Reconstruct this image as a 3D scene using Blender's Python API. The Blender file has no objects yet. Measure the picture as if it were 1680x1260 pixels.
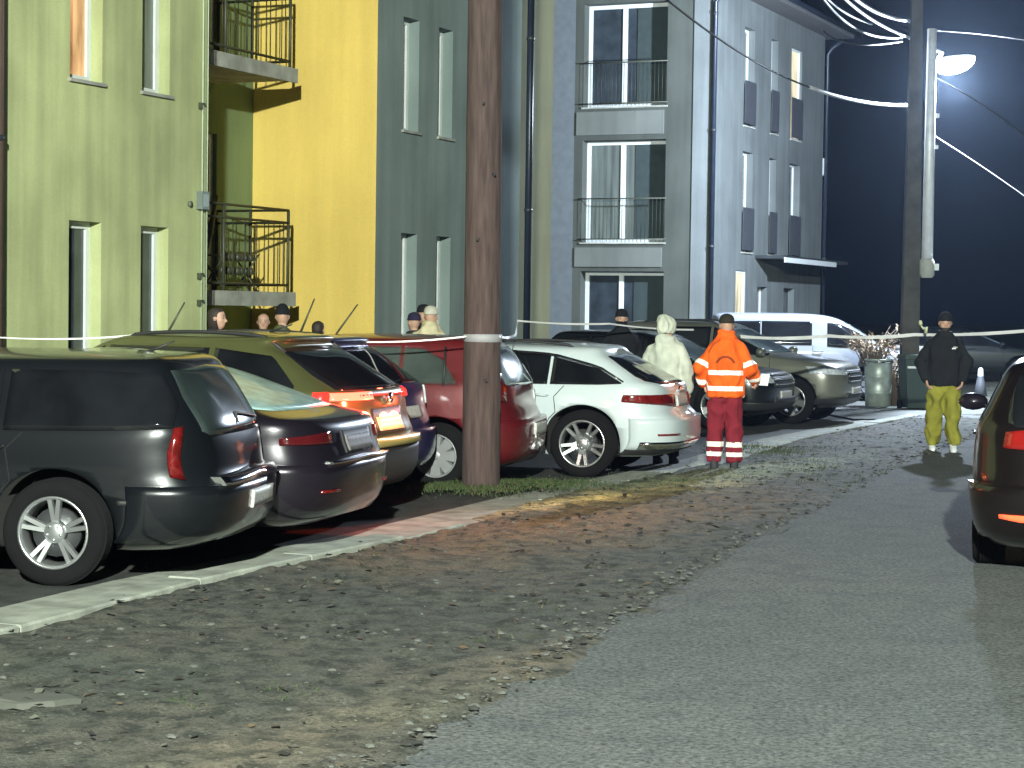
import bpy, bmesh, math, random
from mathutils import Vector, Matrix, noise
random.seed(7)
R = math.radians
S = bpy.context.scene
COL = S.collection

# ------------------------------------------------------------------ camera, world, lights
F = 3300.0; CH = 1.70
cam_d = bpy.data.cameras.new('camera'); cam = bpy.data.objects.new('camera', cam_d); COL.objects.link(cam)
cam_d.sensor_width = 36; cam_d.lens = 36*F/1680; cam_d.clip_end = 600; cam_d.clip_start = .1
PITCH = math.atan(121/F); ROLL = R(.8)
CM = Matrix.Rotation(math.pi/2-PITCH, 4, 'X') @ Matrix.Rotation(ROLL, 4, 'Z')
cam.matrix_world = Matrix.Translation((0, 0, CH)) @ CM
S.camera = cam
w = bpy.data.worlds.new('World'); S.world = w; w.use_nodes = True
nt = w.node_tree; bg = nt.nodes['Background']
sky = nt.nodes.new('ShaderNodeTexSky'); sky.sky_type = 'NISHITA'; sky.sun_disc = False
sky.sun_elevation = R(-4); sky.sun_rotation = R(200)
mx = nt.nodes.new('ShaderNodeMixRGB'); mx.blend_type = 'ADD'; mx.inputs[0].default_value = 1
mx.inputs[2].default_value = (.016, .032, .10, 1)
nt.links.new(sky.outputs[0], mx.inputs[1]); nt.links.new(mx.outputs[0], bg.inputs[0]); bg.inputs[1].default_value = .06
S.view_settings.view_transform = 'Standard'; S.view_settings.look = 'None'
S.view_settings.exposure = 0; S.view_settings.gamma = 1

def ray(px, py):
    d = CM.to_3x3() @ Vector(((px-840)/F, -(py-630)/F, -1))
    return d
def G(px, py, z=0.0):
    d = ray(px, py); t = (z-CH)/d.z
    return Vector((d.x*t, d.y*t, z))
def AT(px, py, Y):
    d = ray(px, py); t = Y/d.y
    return Vector((d.x*t, Y, CH+d.z*t))
def light(name, kind, loc, power, color, size=.25, aim=None, **kw):
    l = bpy.data.lights.new(name, kind); l.energy = power; l.color = color
    if kind == 'AREA': l.size = size
    else: l.shadow_soft_size = size
    for k, v in kw.items(): setattr(l, k, v)
    o = bpy.data.objects.new(name, l); COL.objects.link(o); o.location = loc
    if aim is not None: o.rotation_euler = (Vector(aim)-Vector(loc)).to_track_quat('-Z', 'Y').to_euler()
    return o
LAMP = AT(1562, 98, 38.4)
light('street_lamp_light', 'POINT', LAMP+Vector((-.02, 0, -.42)), 13500, (.72, .84, 1), .15)
LAMP2 = Vector((-.5, -11, 8.6))
light('near_lamp_light', 'SPOT', LAMP2+Vector((0, 0, -.25)), 72000, (.93, 1, .87), .22, LAMP2+Vector((.2, 6, -4)), spot_size=R(165), spot_blend=.4)

# ------------------------------------------------------------------ materials
def mat(name, col, rough=.6, metal=0, var=.12, scale=6, bump=0, bscale=40, coat=0, emit=None, es=0, spec=.5, alpha=1, col2=None, detail=6, stretch=None):
    m = bpy.data.materials.new(name); m.use_nodes = True; n = m.node_tree.nodes; L = m.node_tree.links
    p = n['Principled BSDF']
    p.inputs['Roughness'].default_value = rough; p.inputs['Metallic'].default_value = metal
    p.inputs['Specular IOR Level'].default_value = spec
    if coat: p.inputs['Coat Weight'].default_value = coat; p.inputs['Coat Roughness'].default_value = .06
    tc = n.new('ShaderNodeTexCoord'); mp = n.new('ShaderNodeMapping'); L.new(tc.outputs['Object'], mp.inputs[0])
    if stretch: mp.inputs['Scale'].default_value = stretch
    nz = n.new('ShaderNodeTexNoise'); nz.inputs['Scale'].default_value = scale; nz.inputs['Detail'].default_value = detail
    L.new(mp.outputs[0], nz.inputs['Vector'])
    cr = n.new('ShaderNodeValToRGB'); cr.color_ramp.elements[0].position = .32; cr.color_ramp.elements[1].position = .68
    c2 = col2 if col2 else tuple(min(1, c*(1+var)) for c in col)
    c1 = tuple(c*(1-var) for c in col) if not col2 else col
    cr.color_ramp.elements[0].color = (*c1, 1); cr.color_ramp.elements[1].color = (*c2, 1)
    L.new(nz.outputs[0], cr.inputs[0]); L.new(cr.outputs[0], p.inputs['Base Color'])
    if bump:
        b = n.new('ShaderNodeBump'); b.inputs['Strength'].default_value = bump; b.inputs['Distance'].default_value = .006
        n2 = n.new('ShaderNodeTexNoise'); n2.inputs['Scale'].default_value = bscale; n2.inputs['Detail'].default_value = 8
        L.new(mp.outputs[0], n2.inputs['Vector']); L.new(n2.outputs[0], b.inputs['Height']); L.new(b.outputs[0], p.inputs['Normal'])
    if emit:
        p.inputs['Emission Color'].default_value = (*emit, 1); p.inputs['Emission Strength'].default_value = es
        if name.startswith('lit_window'):           # light shining through a folded curtain
            mm = n.new('ShaderNodeMixRGB'); mm.blend_type = 'MULTIPLY'; mm.inputs[0].default_value = 1; mm.inputs[1].default_value = (*emit, 1); c3 = n.new('ShaderNodeValToRGB')
            c3.color_ramp.elements[0].position = .35; c3.color_ramp.elements[1].position = .6; c3.color_ramp.elements[0].color = (.28, .20, .16, 1); L.new(nz.outputs[0], c3.inputs[0]); L.new(c3.outputs[0], mm.inputs[2]); L.new(mm.outputs[0], p.inputs['Emission Color'])
    if alpha < 1: p.inputs['Alpha'].default_value = alpha
    return m

def ground_mat(name, cA, cB, cC, s1=.5, s2=9, fine=60, bump=.6, rough=.9, pebble=None, gr=(.45, 1.5)):
    """patches (cA/cB) at metre scale, clods at s2, fine speckle; optional light pebbles"""
    m = bpy.data.materials.new(name); m.use_nodes = True; n = m.node_tree.nodes; L = m.node_tree.links
    p = n['Principled BSDF']; p.inputs['Roughness'].default_value = rough; p.inputs['Specular IOR Level'].default_value = .3
    tc = n.new('ShaderNodeTexCoord')
    def N(sc, d=8, r=.6):
        x = n.new('ShaderNodeTexNoise'); x.inputs['Scale'].default_value = sc; x.inputs['Detail'].default_value = d; x.inputs['Roughness'].default_value = r
        L.new(tc.outputs['Object'], x.inputs['Vector']); return x
    def ramp(src, a, b, ca, cb):
        r = n.new('ShaderNodeValToRGB'); r.color_ramp.elements[0].position = a; r.color_ramp.elements[1].position = b
        r.color_ramp.elements[0].color = (*ca, 1); r.color_ramp.elements[1].color = (*cb, 1); L.new(src, r.inputs[0]); return r
    def mix(t, f, a, b):
        x = n.new('ShaderNodeMixRGB'); x.blend_type = t
        if isinstance(f, float): x.inputs[0].default_value = f
        else: L.new(f, x.inputs[0])
        L.new(a, x.inputs[1])
        if isinstance(b, tuple): x.inputs[2].default_value = (*b, 1)
        else: L.new(b, x.inputs[2])
        return x
    big = N(s1, 5); mid = N(s2); fi = N(fine, 3, .8)
    base = ramp(big.outputs[0], .38, .62, cA, cB)
    m1 = mix('MIX', ramp(mid.outputs[0], .45, .62, (0, 0, 0), (1, 1, 1)).outputs[0], base.outputs[0], cC)
    m2 = mix('MULTIPLY', 1.0, m1.outputs[0], ramp(fi.outputs[0], .3, .7, (gr[0],)*3, (gr[1],)*3).outputs[0])
    out = m2
    if pebble:
        v = n.new('ShaderNodeTexVoronoi'); v.inputs['Scale'].default_value = pebble[0]; v.inputs['Randomness'].default_value = 1
        L.new(tc.outputs['Object'], v.inputs['Vector'])
        msk = ramp(v.outputs['Distance'], pebble[1], pebble[1]+.06, (1, 1, 1), (0, 0, 0))
        k = mix('MULTIPLY', 1.0, msk.outputs[0], ramp(mid.outputs[0], .5, .6, (0, 0, 0), (1, 1, 1)).outputs[0])
        out = mix('MIX', k.outputs[0], m2.outputs[0], pebble[2])
    L.new(out.outputs[0], p.inputs['Base Color'])
    b = n.new('ShaderNodeBump'); b.inputs['Strength'].default_value = bump; b.inputs['Distance'].default_value = .012
    ad = n.new('ShaderNodeMath'); ad.operation = 'ADD'; L.new(mid.outputs[0], ad.inputs[0]); L.new(fi.outputs[0], ad.inputs[1])
    L.new(ad.outputs[0], b.inputs['Height']); L.new(b.outputs[0], p.inputs['Normal'])
    return m

def stucco(name, col, stain=.25):
    m = bpy.data.materials.new(name); m.use_nodes = True; n = m.node_tree.nodes; L = m.node_tree.links
    p = n['Principled BSDF']; p.inputs['Roughness'].default_value = .92; p.inputs['Specular IOR Level'].default_value = .2
    tc = n.new('ShaderNodeTexCoord'); mp = n.new('ShaderNodeMapping'); mp.inputs['Scale'].default_value = (3, 3, .22); L.new(tc.outputs['Object'], mp.inputs[0])
    a = n.new('ShaderNodeTexNoise'); a.inputs['Scale'].default_value = 1.6; a.inputs['Detail'].default_value = 6; L.new(mp.outputs[0], a.inputs['Vector'])
    b = n.new('ShaderNodeTexNoise'); b.inputs['Scale'].default_value = .7; b.inputs['Detail'].default_value = 7; L.new(tc.outputs['Object'], b.inputs['Vector'])
    f = n.new('ShaderNodeTexNoise'); f.inputs['Scale'].default_value = 90; f.inputs['Detail'].default_value = 3; L.new(tc.outputs['Object'], f.inputs['Vector'])
    def ramp(src, lo):
        r = n.new('ShaderNodeValToRGB'); r.color_ramp.elements[0].position = .35; r.color_ramp.elements[1].position = .62
        r.color_ramp.elements[0].color = (1-lo,)*3+(1,); r.color_ramp.elements[1].color = (1, 1, 1, 1); L.new(src, r.inputs[0]); return r
    c = n.new('ShaderNodeRGB'); c.outputs[0].default_value = (*col, 1); cur = c.outputs[0]
    for s, lo in ((a, stain*.6), (b, stain*.8), (f, .14)):
        x = n.new('ShaderNodeMixRGB'); x.blend_type = 'MULTIPLY'; x.inputs[0].default_value = 1
        L.new(cur, x.inputs[1]); L.new(ramp(s.outputs[0], lo).outputs[0], x.inputs[2]); cur = x.outputs[0]
    L.new(cur, p.inputs['Base Color'])
    bp = n.new('ShaderNodeBump'); bp.inputs['Strength'].default_value = .15; bp.inputs['Distance'].default_value = .0015
    L.new(f.outputs[0], bp.inputs['Height']); L.new(bp.outputs[0], p.inputs['Normal'])
    return m

def glass(name, col=(.012, .015, .018), rough=.06, alpha=1.0):
    return mat(name, col, rough=rough, var=.3, scale=3, spec=.7, alpha=alpha)

M = {}
M['wall_green'] = stucco('green_render', (.60, .66, .34), .36)
M['wall_yellow'] = stucco('yellow_render', (.86, .63, .17), .16)
M['wall_mid'] = stucco('grey_green_render', (.27, .34, .33))
M['wall_pale'] = stucco('pale_render', (.17, .19, .19), .3)
M['wall_olive'] = stucco('olive_render', (.22, .22, .14), .2)
M['wall_back'] = stucco('shaded_green_render', (.20, .27, .13))  # darker copy of the green render, shade of the recess in its colour
M['white_frame'] = mat('white_pvc', (.66, .70, .70), .4, var=.06)
M['dark_frame'] = mat('dark_frame', (.03, .035, .04), .4)
M['win_glass'] = glass('window_glass', (.035, .045, .055), .08)
M['win_dim'] = mat('curtained_glass', (.12, .14, .13), .25, var=.35, scale=1.4, spec=.7, stretch=(6, 6, .4))
M['lit_orange'] = mat('lit_window_orange', (.3, .2, .1), .4, emit=(1, .55, .26), es=.8, scale=2.2, stretch=(2.5, 2.5, .5))
M['lit_cream'] = mat('lit_window_cream', (.3, .28, .2), .4, emit=(1, .88, .58), es=.85, scale=2, stretch=(2, 2, .5))
M['pipe'] = mat('dark_pipe', (.02, .028, .045), .35, metal=.3)
M['edge_dark'] = mat('dark_edge_strip', (.10, .065, .05), .6)
M['concrete'] = mat('concrete', (.34, .35, .31), .9, var=.25, scale=4, bump=.4, bscale=30)
M['rail'] = mat('rail_paint', (.05, .055, .035), .5)
M['roof'] = mat('roof_tile', (.06, .05, .045), .8)
M['soffit'] = mat('soffit', (.10, .10, .10), .8)
M['tyre'] = mat('tyre', (.008, .008, .009), 1.0, spec=.12, bump=.3, bscale=60)
M['alloy'] = mat('alloy', (.55, .57, .58), .28, metal=.85, var=.1)
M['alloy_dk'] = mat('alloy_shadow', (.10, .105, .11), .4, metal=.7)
M['hubcap'] = mat('hubcap_plastic', (.20, .21, .22), .4, metal=.3)
M['well'] = mat('wheel_well', (.008, .008, .008), .95)
M['plastic'] = mat('black_plastic', (.02, .02, .022), .55)
M['chrome'] = mat('chrome', (.75, .76, .78), .15, metal=1, var=.03)
M['lamp_red'] = mat('red_lens', (.13, .008, .008), .12, spec=.8, coat=.6, var=.3, scale=20)
M['lamp_dark'] = mat('dark_red_lens', (.07, .006, .008), .15, spec=.7, coat=.5)
M['plate_dim'] = mat('darker_number_plate', (.14, .13, .14), .6, var=.3, scale=40)  # same plate in a darker tone
M['lamp_red_dim'] = mat('red_lens_reflector', (.4, .03, .015), .2, coat=.6, emit=(1, .05, .02), es=.12)
M['lamp_on'] = mat('red_lens_lit', (.6, .05, .03), .2, emit=(1, .062, .035), es=9)
M['lamp_edge'] = mat('red_lens_glow', (.5, .02, .02), .2, emit=(1, .03, .015), es=1.6)
M['reflector_glow'] = mat('reflector_lit', (.6, .1, .03), .2, emit=(1, .12, .05), es=1.6)  # no lamp: light thrown back by the reflector is given as emission
M['head_glass'] = mat('headlamp_lens', (.55, .6, .65), .08, spec=.9, coat=1, var=.3, scale=25)
M['plate'] = mat('number_plate', (.5, .5, .48), .5, var=.3, scale=40)
M['plate_lit'] = mat('number_plate_lit', (.8, .42, .22), .5, var=.25, scale=30, emit=(1, .42, .16), es=.9)
M['plate_lamp'] = mat('plate_lamp', (.9, .7, .4), .4, emit=(1, .5, .18), es=4)
M['car_glass'] = glass('tinted_car_glass', (.008, .009, .011), .04)
M['car_glass_clear'] = glass('clear_car_glass', (.10, .13, .12), .03, .35)
M['frost'] = mat('frosted_glass', (.30, .46, .46), .35, var=.3, scale=9, coat=.4, detail=10)
M['screen'] = mat('windscreen_haze', (.16, .22, .25), .12, var=.3, scale=5, coat=.6)
def paint(name, col, rough=.28, metal=.35, var=.1):
    return mat(name, col, rough, metal=metal, var=var, scale=2.2, coat=.7, bump=.02, bscale=5)
M['p_black'] = paint('black_paint', (.008, .010, .013)); M['p_navy'] = paint('navy_paint', (.014, .011, .018))
M['p_olive'] = paint('gold_olive_paint', (.085, .09, .035)); M['p_blue'] = paint('blue_paint', (.035, .04, .14))
M['p_red'] = paint('red_paint', (.105, .008, .011), .4, .2); M['p_white'] = paint('white_paint', (.50, .57, .60), .3, 0, .04)
M['p_suv'] = paint('grey_green_paint', (.17, .175, .145)); M['p_van'] = paint('white_van_paint', (.20, .22, .26), .5, 0, .05)
M['p_dgreen'] = paint('dark_green_paint', (.008, .011, .010)); M['p_maroon'] = paint('black_maroon_paint', (.010, .007, .007))

# ------------------------------------------------------------------ helpers
def tag(o, label=None, cat=None, group=None, kind=None):
    if label: o['label'] = label
    if cat: o['category'] = cat
    if group: o['group'] = group
    if kind: o['kind'] = kind
    return o
def empty(name, loc=(0, 0, 0), rz=0):
    o = bpy.data.objects.new(name, None); COL.objects.link(o); o.location = loc; o.rotation_euler = (0, 0, rz); o.empty_display_size = .2
    return o
def copy_tree(o, parent=None):
    c = o.copy(); COL.objects.link(c); c.parent = parent
    for ch in [x for x in bpy.data.objects if x.parent == o]: copy_tree(ch, c)
    return c
class MB:
    def __init__(s): s.v = []; s.f = []; s.m = []; s.sm = []
    def add(s, vs, fs, mi=0, smooth=False):
        k = len(s.v); s.v += [tuple(p) for p in vs]
        for f in fs: s.f.append(tuple(i+k for i in f)); s.m.append(mi); s.sm.append(smooth)
        return s
    def box(s, x0, x1, y0, y1, z0, z1, mi=0, mtx=None):
        vs = [Vector((x, y, z)) for z in (z0, z1) for y in (y0, y1) for x in (x0, x1)]
        if mtx: vs = [mtx @ p for p in vs]
        return s.add(vs, [(0, 2, 3, 1), (4, 5, 7, 6), (0, 1, 5, 4), (2, 6, 7, 3), (0, 4, 6, 2), (1, 3, 7, 5)], mi)
    def tube(s, pts, r, n=8, mi=0, cap=True):
        pts = [Vector(p) for p in pts]; rs = r if isinstance(r, (list, tuple)) else [r]*len(pts)
        rings = []; up = None
        for i, p in enumerate(pts):
            d = (pts[min(i+1, len(pts)-1)]-pts[max(i-1, 0)]).normalized()
            if up is None: up = Vector((0, 0, 1)) if abs(d.z) < .9 else Vector((1, 0, 0))
            a = d.cross(up).normalized(); b = a.cross(d).normalized(); up = b
            rings.append([p+(a*math.cos(t)+b*math.sin(t))*rs[i] for t in [2*math.pi*k/n for k in range(n)]])
        vs = [q for r_ in rings for q in r_]
        fs = [(i*n+k, i*n+(k+1) % n, (i+1)*n+(k+1) % n, (i+1)*n+k) for i in range(len(pts)-1) for k in range(n)]
        if cap: fs += [tuple(range(n))[::-1], tuple((len(pts)-1)*n+k for k in range(n))]
        return s.add(vs, fs, mi, True)
    def lathe(s, prof, n=32, mi=0, mtx=None, axis='Z'):
        """prof: (r, h) pairs; revolved about axis"""
        vs = []
        for r, h in prof:
            for k in range(n):
                t = 2*math.pi*k/n; c, q = r*math.cos(t), r*math.sin(t)
                vs.append(Vector((c, q, h)) if axis == 'Z' else Vector((c, h, q)))
        if mtx: vs = [mtx @ p for p in vs]
        fs = [(i*n+k, i*n+(k+1) % n, (i+1)*n+(k+1) % n, (i+1)*n+k) for i in range(len(prof)-1) for k in range(n)]
        return s.add(vs, fs, mi, True)
    def prism(s, poly, y0, y1, mi=0, mtx=None, smooth=False):
        """poly in (x, z), extruded in y"""
        n = len(poly); vs = [Vector((x, y, z)) for y in (y0, y1) for x, z in poly]
        if mtx: vs = [mtx @ p for p in vs]
        s.add(vs, [tuple(range(n)), tuple(range(2*n-1, n-1, -1))], mi)
        return s.add(vs, [(k, n+k, n+(k+1) % n, (k+1) % n) for k in range(n)], mi, smooth)
    def build(s, name, mats, parent=None, recalc=True):
        me = bpy.data.meshes.new(name); me.from_pydata(s.v, [], s.f)
        if not isinstance(mats, (list, tuple)): mats = [mats]
        for m_ in mats: me.materials.append(m_)
        me.polygons.foreach_set('material_index', s.m); me.polygons.foreach_set('use_smooth', s.sm); me.update()
        if recalc:
            b = bmesh.new(); b.from_mesh(me); bmesh.ops.remove_doubles(b, verts=b.verts, dist=1e-5); bmesh.ops.recalc_face_normals(b, faces=b.faces); b.to_mesh(me); b.free()
        o = bpy.data.objects.new(name, me); COL.objects.link(o); o.parent = parent
        return o
def bake(o):
    """apply the modifiers of o without operators"""
    dg = bpy.context.evaluated_depsgraph_get(); dg.update()
    me = bpy.data.meshes.new_from_object(o.evaluated_get(dg)); o.modifiers.clear(); old = o.data; o.data = me; bpy.data.meshes.remove(old)
    return o
def pchip(xs, ys):
    n = len(xs); h = [xs[i+1]-xs[i] for i in range(n-1)]; d = [(ys[i+1]-ys[i])/h[i] for i in range(n-1)]
    m = [d[0]]+[0 if d[i-1]*d[i] <= 0 else 2*d[i-1]*d[i]/(d[i-1]+d[i]) for i in range(1, n-1)]+[d[-1]]
    def f(x):
        x = min(max(x, xs[0]), xs[-1]); i = 0
        while i < n-2 and x > xs[i+1]: i += 1
        t = (x-xs[i])/h[i]; t2 = t*t; t3 = t2*t
        return (2*t3-3*t2+1)*ys[i]+(t3-2*t2+t)*h[i]*m[i]+(-2*t3+3*t2)*ys[i+1]+(t3-t2)*h[i]*m[i+1]
    return f

# ------------------------------------------------------------------ ground
FA = R(24)                                            # direction of the facades, from straight ahead
AX = Vector((math.sin(FA), math.cos(FA), 0)); NO = Vector((math.cos(FA), -math.sin(FA), 0))   # along / street-ward normal
def resample(pts, step):
    out = []
    for a, b in zip(pts, pts[1:]):
        k = max(1, int((b-a).length/step))
        out += [a.lerp(b, i/k) for i in range(k)]
    return out+[pts[-1]]
kerb_px = [(-260, 1108), (0, 1040), (300, 962), (640, 889), (900, 822), (1160, 765), (1310, 722), (1500, 684)]
kerb_line = [G(*p) for p in kerb_px]; kerb_line = [kerb_line[0]+(kerb_line[0]-kerb_line[1])*2]+kerb_line
road_px = [(600, 1262), (840, 1115), (975, 1030), (1110, 950), (1215, 885), (1330, 832), (1420, 785), (1490, 752), (1600, 716)]
road_line = [G(*p) for p in road_px]; d0 = road_line[0]-road_line[1]
road_line = [road_line[0]+d0*3]+road_line+[G(1600, 716)+Vector((8, 22, 0)), G(1600, 716)+Vector((22, 80, 0))]

M['dirt'] = ground_mat('bare_dirt', (.080, .090, .076), (.112, .106, .086), (.036, .041, .034), .5, 7, 55, 1.0, pebble=(22, .14, (.14, .15, .125)))
def soil_zone(m, c, sx, sy, ang, col, inner=.45, outer=1.1):
    """a patch of other soil: ragged ellipse on the ground"""
    n = m.node_tree.nodes; L = m.node_tree.links; p = n['Principled BSDF']; src = p.inputs['Base Color'].links[0].from_socket
    tc = n.new('ShaderNodeTexCoord'); nz = n.new('ShaderNodeTexNoise'); nz.inputs['Scale'].default_value = 1.7; nz.inputs['Detail'].default_value = 9; nz.inputs['Roughness'].default_value = .7
    L.new(tc.outputs['Object'], nz.inputs['Vector'])
    mp = n.new('ShaderNodeMapping'); mp.vector_type = 'TEXTURE'; mp.inputs['Location'].default_value = (c[0], c[1], 0); mp.inputs['Rotation'].default_value = (0, 0, ang); mp.inputs['Scale'].default_value = (sx, sy, 1)
    L.new(tc.outputs['Object'], mp.inputs[0]); ln = n.new('ShaderNodeVectorMath'); ln.operation = 'LENGTH'; L.new(mp.outputs[0], ln.inputs[0])
    ad = n.new('ShaderNodeMath'); ad.operation = 'MULTIPLY_ADD'; L.new(nz.outputs[0], ad.inputs[0]); ad.inputs[1].default_value = 1.6; L.new(ln.outputs['Value'], ad.inputs[2])
    r = n.new('ShaderNodeMapRange'); r.inputs[1].default_value = inner+.8; r.inputs[2].default_value = outer+.8; r.inputs[3].default_value = 1; r.inputs[4].default_value = 0; L.new(ad.outputs[0], r.inputs[0])
    mu = n.new('ShaderNodeMixRGB'); mu.blend_type = 'MULTIPLY'; mu.inputs[0].default_value = 1; L.new(src, mu.inputs[1]); mu.inputs[2].default_value = (*[v*1.0 for v in col], 1)
    mx = n.new('ShaderNodeMixRGB'); L.new(r.outputs[0], mx.inputs[0]); L.new(src, mx.inputs[1]); L.new(mu.outputs[0], mx.inputs[2]); L.new(mx.outputs[0], p.inputs['Base Color'])
c_ = G(1000, 850); soil_zone(M['dirt'], c_, 3.8, 1.0, R(64), (2.5, 1.62, 1.1), .2, 1.3)#)
c_ = G(860, 840); soil_zone(M['dirt'], c_, 2.2, .35, R(58), (3.4, 3.1, 2.4), .3, .8)
c_ = G(1190, 785); soil_zone(M['dirt'], c_, 5.0, .8, R(60), (2.9, 3.1, 2.4), .3, .9)
c_ = G(560, 1200); soil_zone(M['dirt'], c_, 3.5, .35, R(62), (1.7, 1.5, 1.35), .2, 1.2)
M['road'] = ground_mat('worn_asphalt', (.108, .121, .122), (.128, .135, .130), (.094, .104, .107), .22, 3, 38, .9, .97, pebble=(26, .13, (.17, .17, .165)), gr=(.22, 1.75))
M['lot'] = ground_mat('parking_asphalt', (.055, .058, .058), (.075, .075, .07), (.04, .042, .042), .6, 6, 70, .4, .75)
M['kerb'] = mat('kerb_concrete', (.30, .32, .28), .9, var=.3, scale=5, bump=.5, bscale=40)
M['pave'] = mat('pale_paving', (.13, .14, .135), .9, var=.2, scale=3, bump=.4, bscale=20)
M['sand'] = ground_mat('sandy_track', (.24, .20, .14), (.30, .26, .19), (.17, .14, .1), .8, 6, 50, .5)

g = MB(); g.add([(-300, -60, -.06), (300, -60, -.06), (300, 400, -.06), (-300, 400, -.06)], [(0, 1, 2, 3)])
tag(g.build('ground', ground_mat('far_ground', (.03, .035, .028), (.04, .038, .03), (.025, .03, .022), .2, 2, 20)), kind='structure')

def strip(name, left, right, m, z=.0, kind='structure', uz=None, sub=1, bumpy=0):
    n = min(len(left), len(right)); b = MB(); vs = []
    for i in range(n):
        for j in range(sub+1):
            p = left[i].lerp(right[i], j/sub); p = p.copy()
            p.z = z+(uz(p) if uz else 0)
            vs.append(p)
    w_ = sub+1
    b.add(vs, [(i*w_+j, i*w_+j+1, (i+1)*w_+j+1, (i+1)*w_+j) for i in range(n-1) for j in range(sub)], 0, True)
    o = b.build(name, m); return tag(o, kind=kind) if kind else o
# parking lot: from the kerb line inwards
lot_l = [p+Vector((-40, 10, 0)) for p in kerb_line]
strip('parking_lot', lot_l, kerb_line, M['lot'], .0)
far = G(1500, 684)
strip('parking_lot', [far+Vector((-48, 10, 0)), far+Vector((-48, 60, 0))], [far, far+Vector((3, 60, 0))], M['lot'], -.004)
# road
strip('road', road_line, [p+Vector((26, -4, 0)) for p in road_line], M['road'], .004)
# verge between the kerb and the road, uneven
POLE = AT(791, 640, 18.75); POLE.z = 0
def on_line(line, t):
    L_ = [0]
    for a, b in zip(line, line[1:]): L_.append(L_[-1]+(b-a).length)
    s = t*L_[-1]
    for i in range(len(line)-1):
        if s <= L_[i+1]: return line[i].lerp(line[i+1], (s-L_[i])/(L_[i+1]-L_[i]))
    return line[-1].copy()
def vh(p):
    h = .026*noise.noise(p*1.3)+.020*noise.noise(p*4.5)+.014*noise.noise(p*13)
    d = (p-POLE).length
    return h+.05*math.exp(-(d/.9)**2)
vr = [p+Vector((.20, -.05, 0)) for p in road_line[:-1]]
vk = kerb_line+[G(1620, 682), G(1620, 682)+Vector((4, 18, 0))]
NV = 620
vl = [on_line(vk, i/NV) for i in range(NV+1)]; vrr = [on_line(vr, i/NV) for i in range(NV+1)]
def vz(p): return max(vh(p), -.02)
# ragged edge towards the asphalt: the road-side rows thin out below the road sheet
b = MB(); vs = []; SUB = 70
for i in range(NV+1):
    for j in range(SUB+1):
        t = j/SUB; p = vl[i].lerp(vrr[i], t)
        wgt = min(1, (1-t)*9)
        z = .022+vh(p)*wgt - .03*(1-wgt) + .03*noise.noise(p*2.6)*(1-wgt)
        vs.append((p.x, p.y, z))
b.add(vs, [(i*(SUB+1)+j, i*(SUB+1)+j+1, (i+1)*(SUB+1)+j+1, (i+1)*(SUB+1)+j) for i in range(NV) for j in range(SUB)], 0, True)
tag(b.build('verge', M['dirt']), kind='structure')
def vzz(p): return .022+vh(p)

# kerb: one real step per stone, sinking towards the middle of the row of cars
kb = MB(); kp = resample(kerb_line, 1.0)
for i in range(len(kp)-1):
    a, c = kp[i], kp[i+1]; d = (c-a).normalized(); nrm = Vector((-d.y, d.x, 0))
    px_t = a.y
    h = .055 if a.y < 13.6 else (.055-(a.y-13.6)*.02 if a.y < 15.6 else min(.012+max(0, a.y-21)*.008, .05))
    h = max(h, .012)+random.uniform(-.004, .004)
    a2 = a+d*.011; c2 = c-d*.011; wd = .24
    q = [a2-nrm*wd*.5, c2-nrm*wd*.5, c2+nrm*wd*.5, a2+nrm*wd*.5]
    e = .012
    top = [a2+d*e-nrm*(wd*.5-e), c2-d*e-nrm*(wd*.5-e), c2-d*e+nrm*(wd*.5-e), a2+d*e+nrm*(wd*.5-e)]
    vs = [(p.x, p.y, -.05) for p in q]+[(p.x, p.y, h-e) for p in q]+[(p.x, p.y, h) for p in top]
    kb.add(vs, [(k, (k+1) % 4, 4+(k+1) % 4, 4+k) for k in range(4)]+[(4+k, 4+(k+1) % 4, 8+(k+1) % 4, 8+k) for k in range(4)]+[(8, 9, 10, 11)])
tag(kb.build('kerb', M['kerb']), kind='structure')
# channel of paving slabs on the inner side of the kerb
gl = [p+Vector((-.46, .16, 0)) for p in kerb_line]
strip('gutter_paving', gl, [p+Vector((-.1, .03, 0)) for p in kerb_line], M['kerb'], .006)
# sandy band beside the pole
sp = [G(640, 893), G(740, 862), G(840, 838), G(930, 818), G(1080, 792), G(1180, 770), G(1260, 752)]
sq = [G(650, 897), G(760, 876), G(860, 852), G(960, 836), G(1090, 815), G(1190, 800), G(1330, 760)]
# pale pavement crossing at the far end
strip('far_pavement', [G(1330, 676), G(1480, 672), G(1640, 668)], [G(1400, 690), G(1500, 690), G(1650, 688)], M['pave'], .03)

# loose stones and clods on the verge (uncountable)
st = MB()
def stone(p, r, flat=.5):
    n1, n2 = 5, 3; vs = []
    ph = random.random()*6
    for a in range(n2):
        la = (a/(n2-1))*1.2
        for k in range(n1):
            t = ph+2*math.pi*k/n1; rr = r*math.cos(la)*random.uniform(.75, 1.25)
            vs.append((p.x+rr*math.cos(t), p.y+rr*math.sin(t), p.z-.004+r*flat*math.sin(la)))
    st.add(vs, [(a*n1+k, a*n1+(k+1) % n1, (a+1)*n1+(k+1) % n1, (a+1)*n1+k) for a in range(n2-1) for k in range(n1)]+[tuple((n2-1)*n1+k for k in range(n1))], random.choice((0, 0, 1, 1, 2)))
for i in range(5200):
    t = random.random()**1.6; s_ = random.random()
    if random.random() < .35: s_ = 1-abs(random.gauss(0, .07))-.04
    if not 0 < s_ < .985: continue
    p = on_line(vk, t*.8).lerp(on_line(vr, t*.8), s_); p.z = vzz(p)
    stone(p, random.choice((.006, .008, .010, .012, .022))*random.uniform(.7, 1.3))
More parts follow.
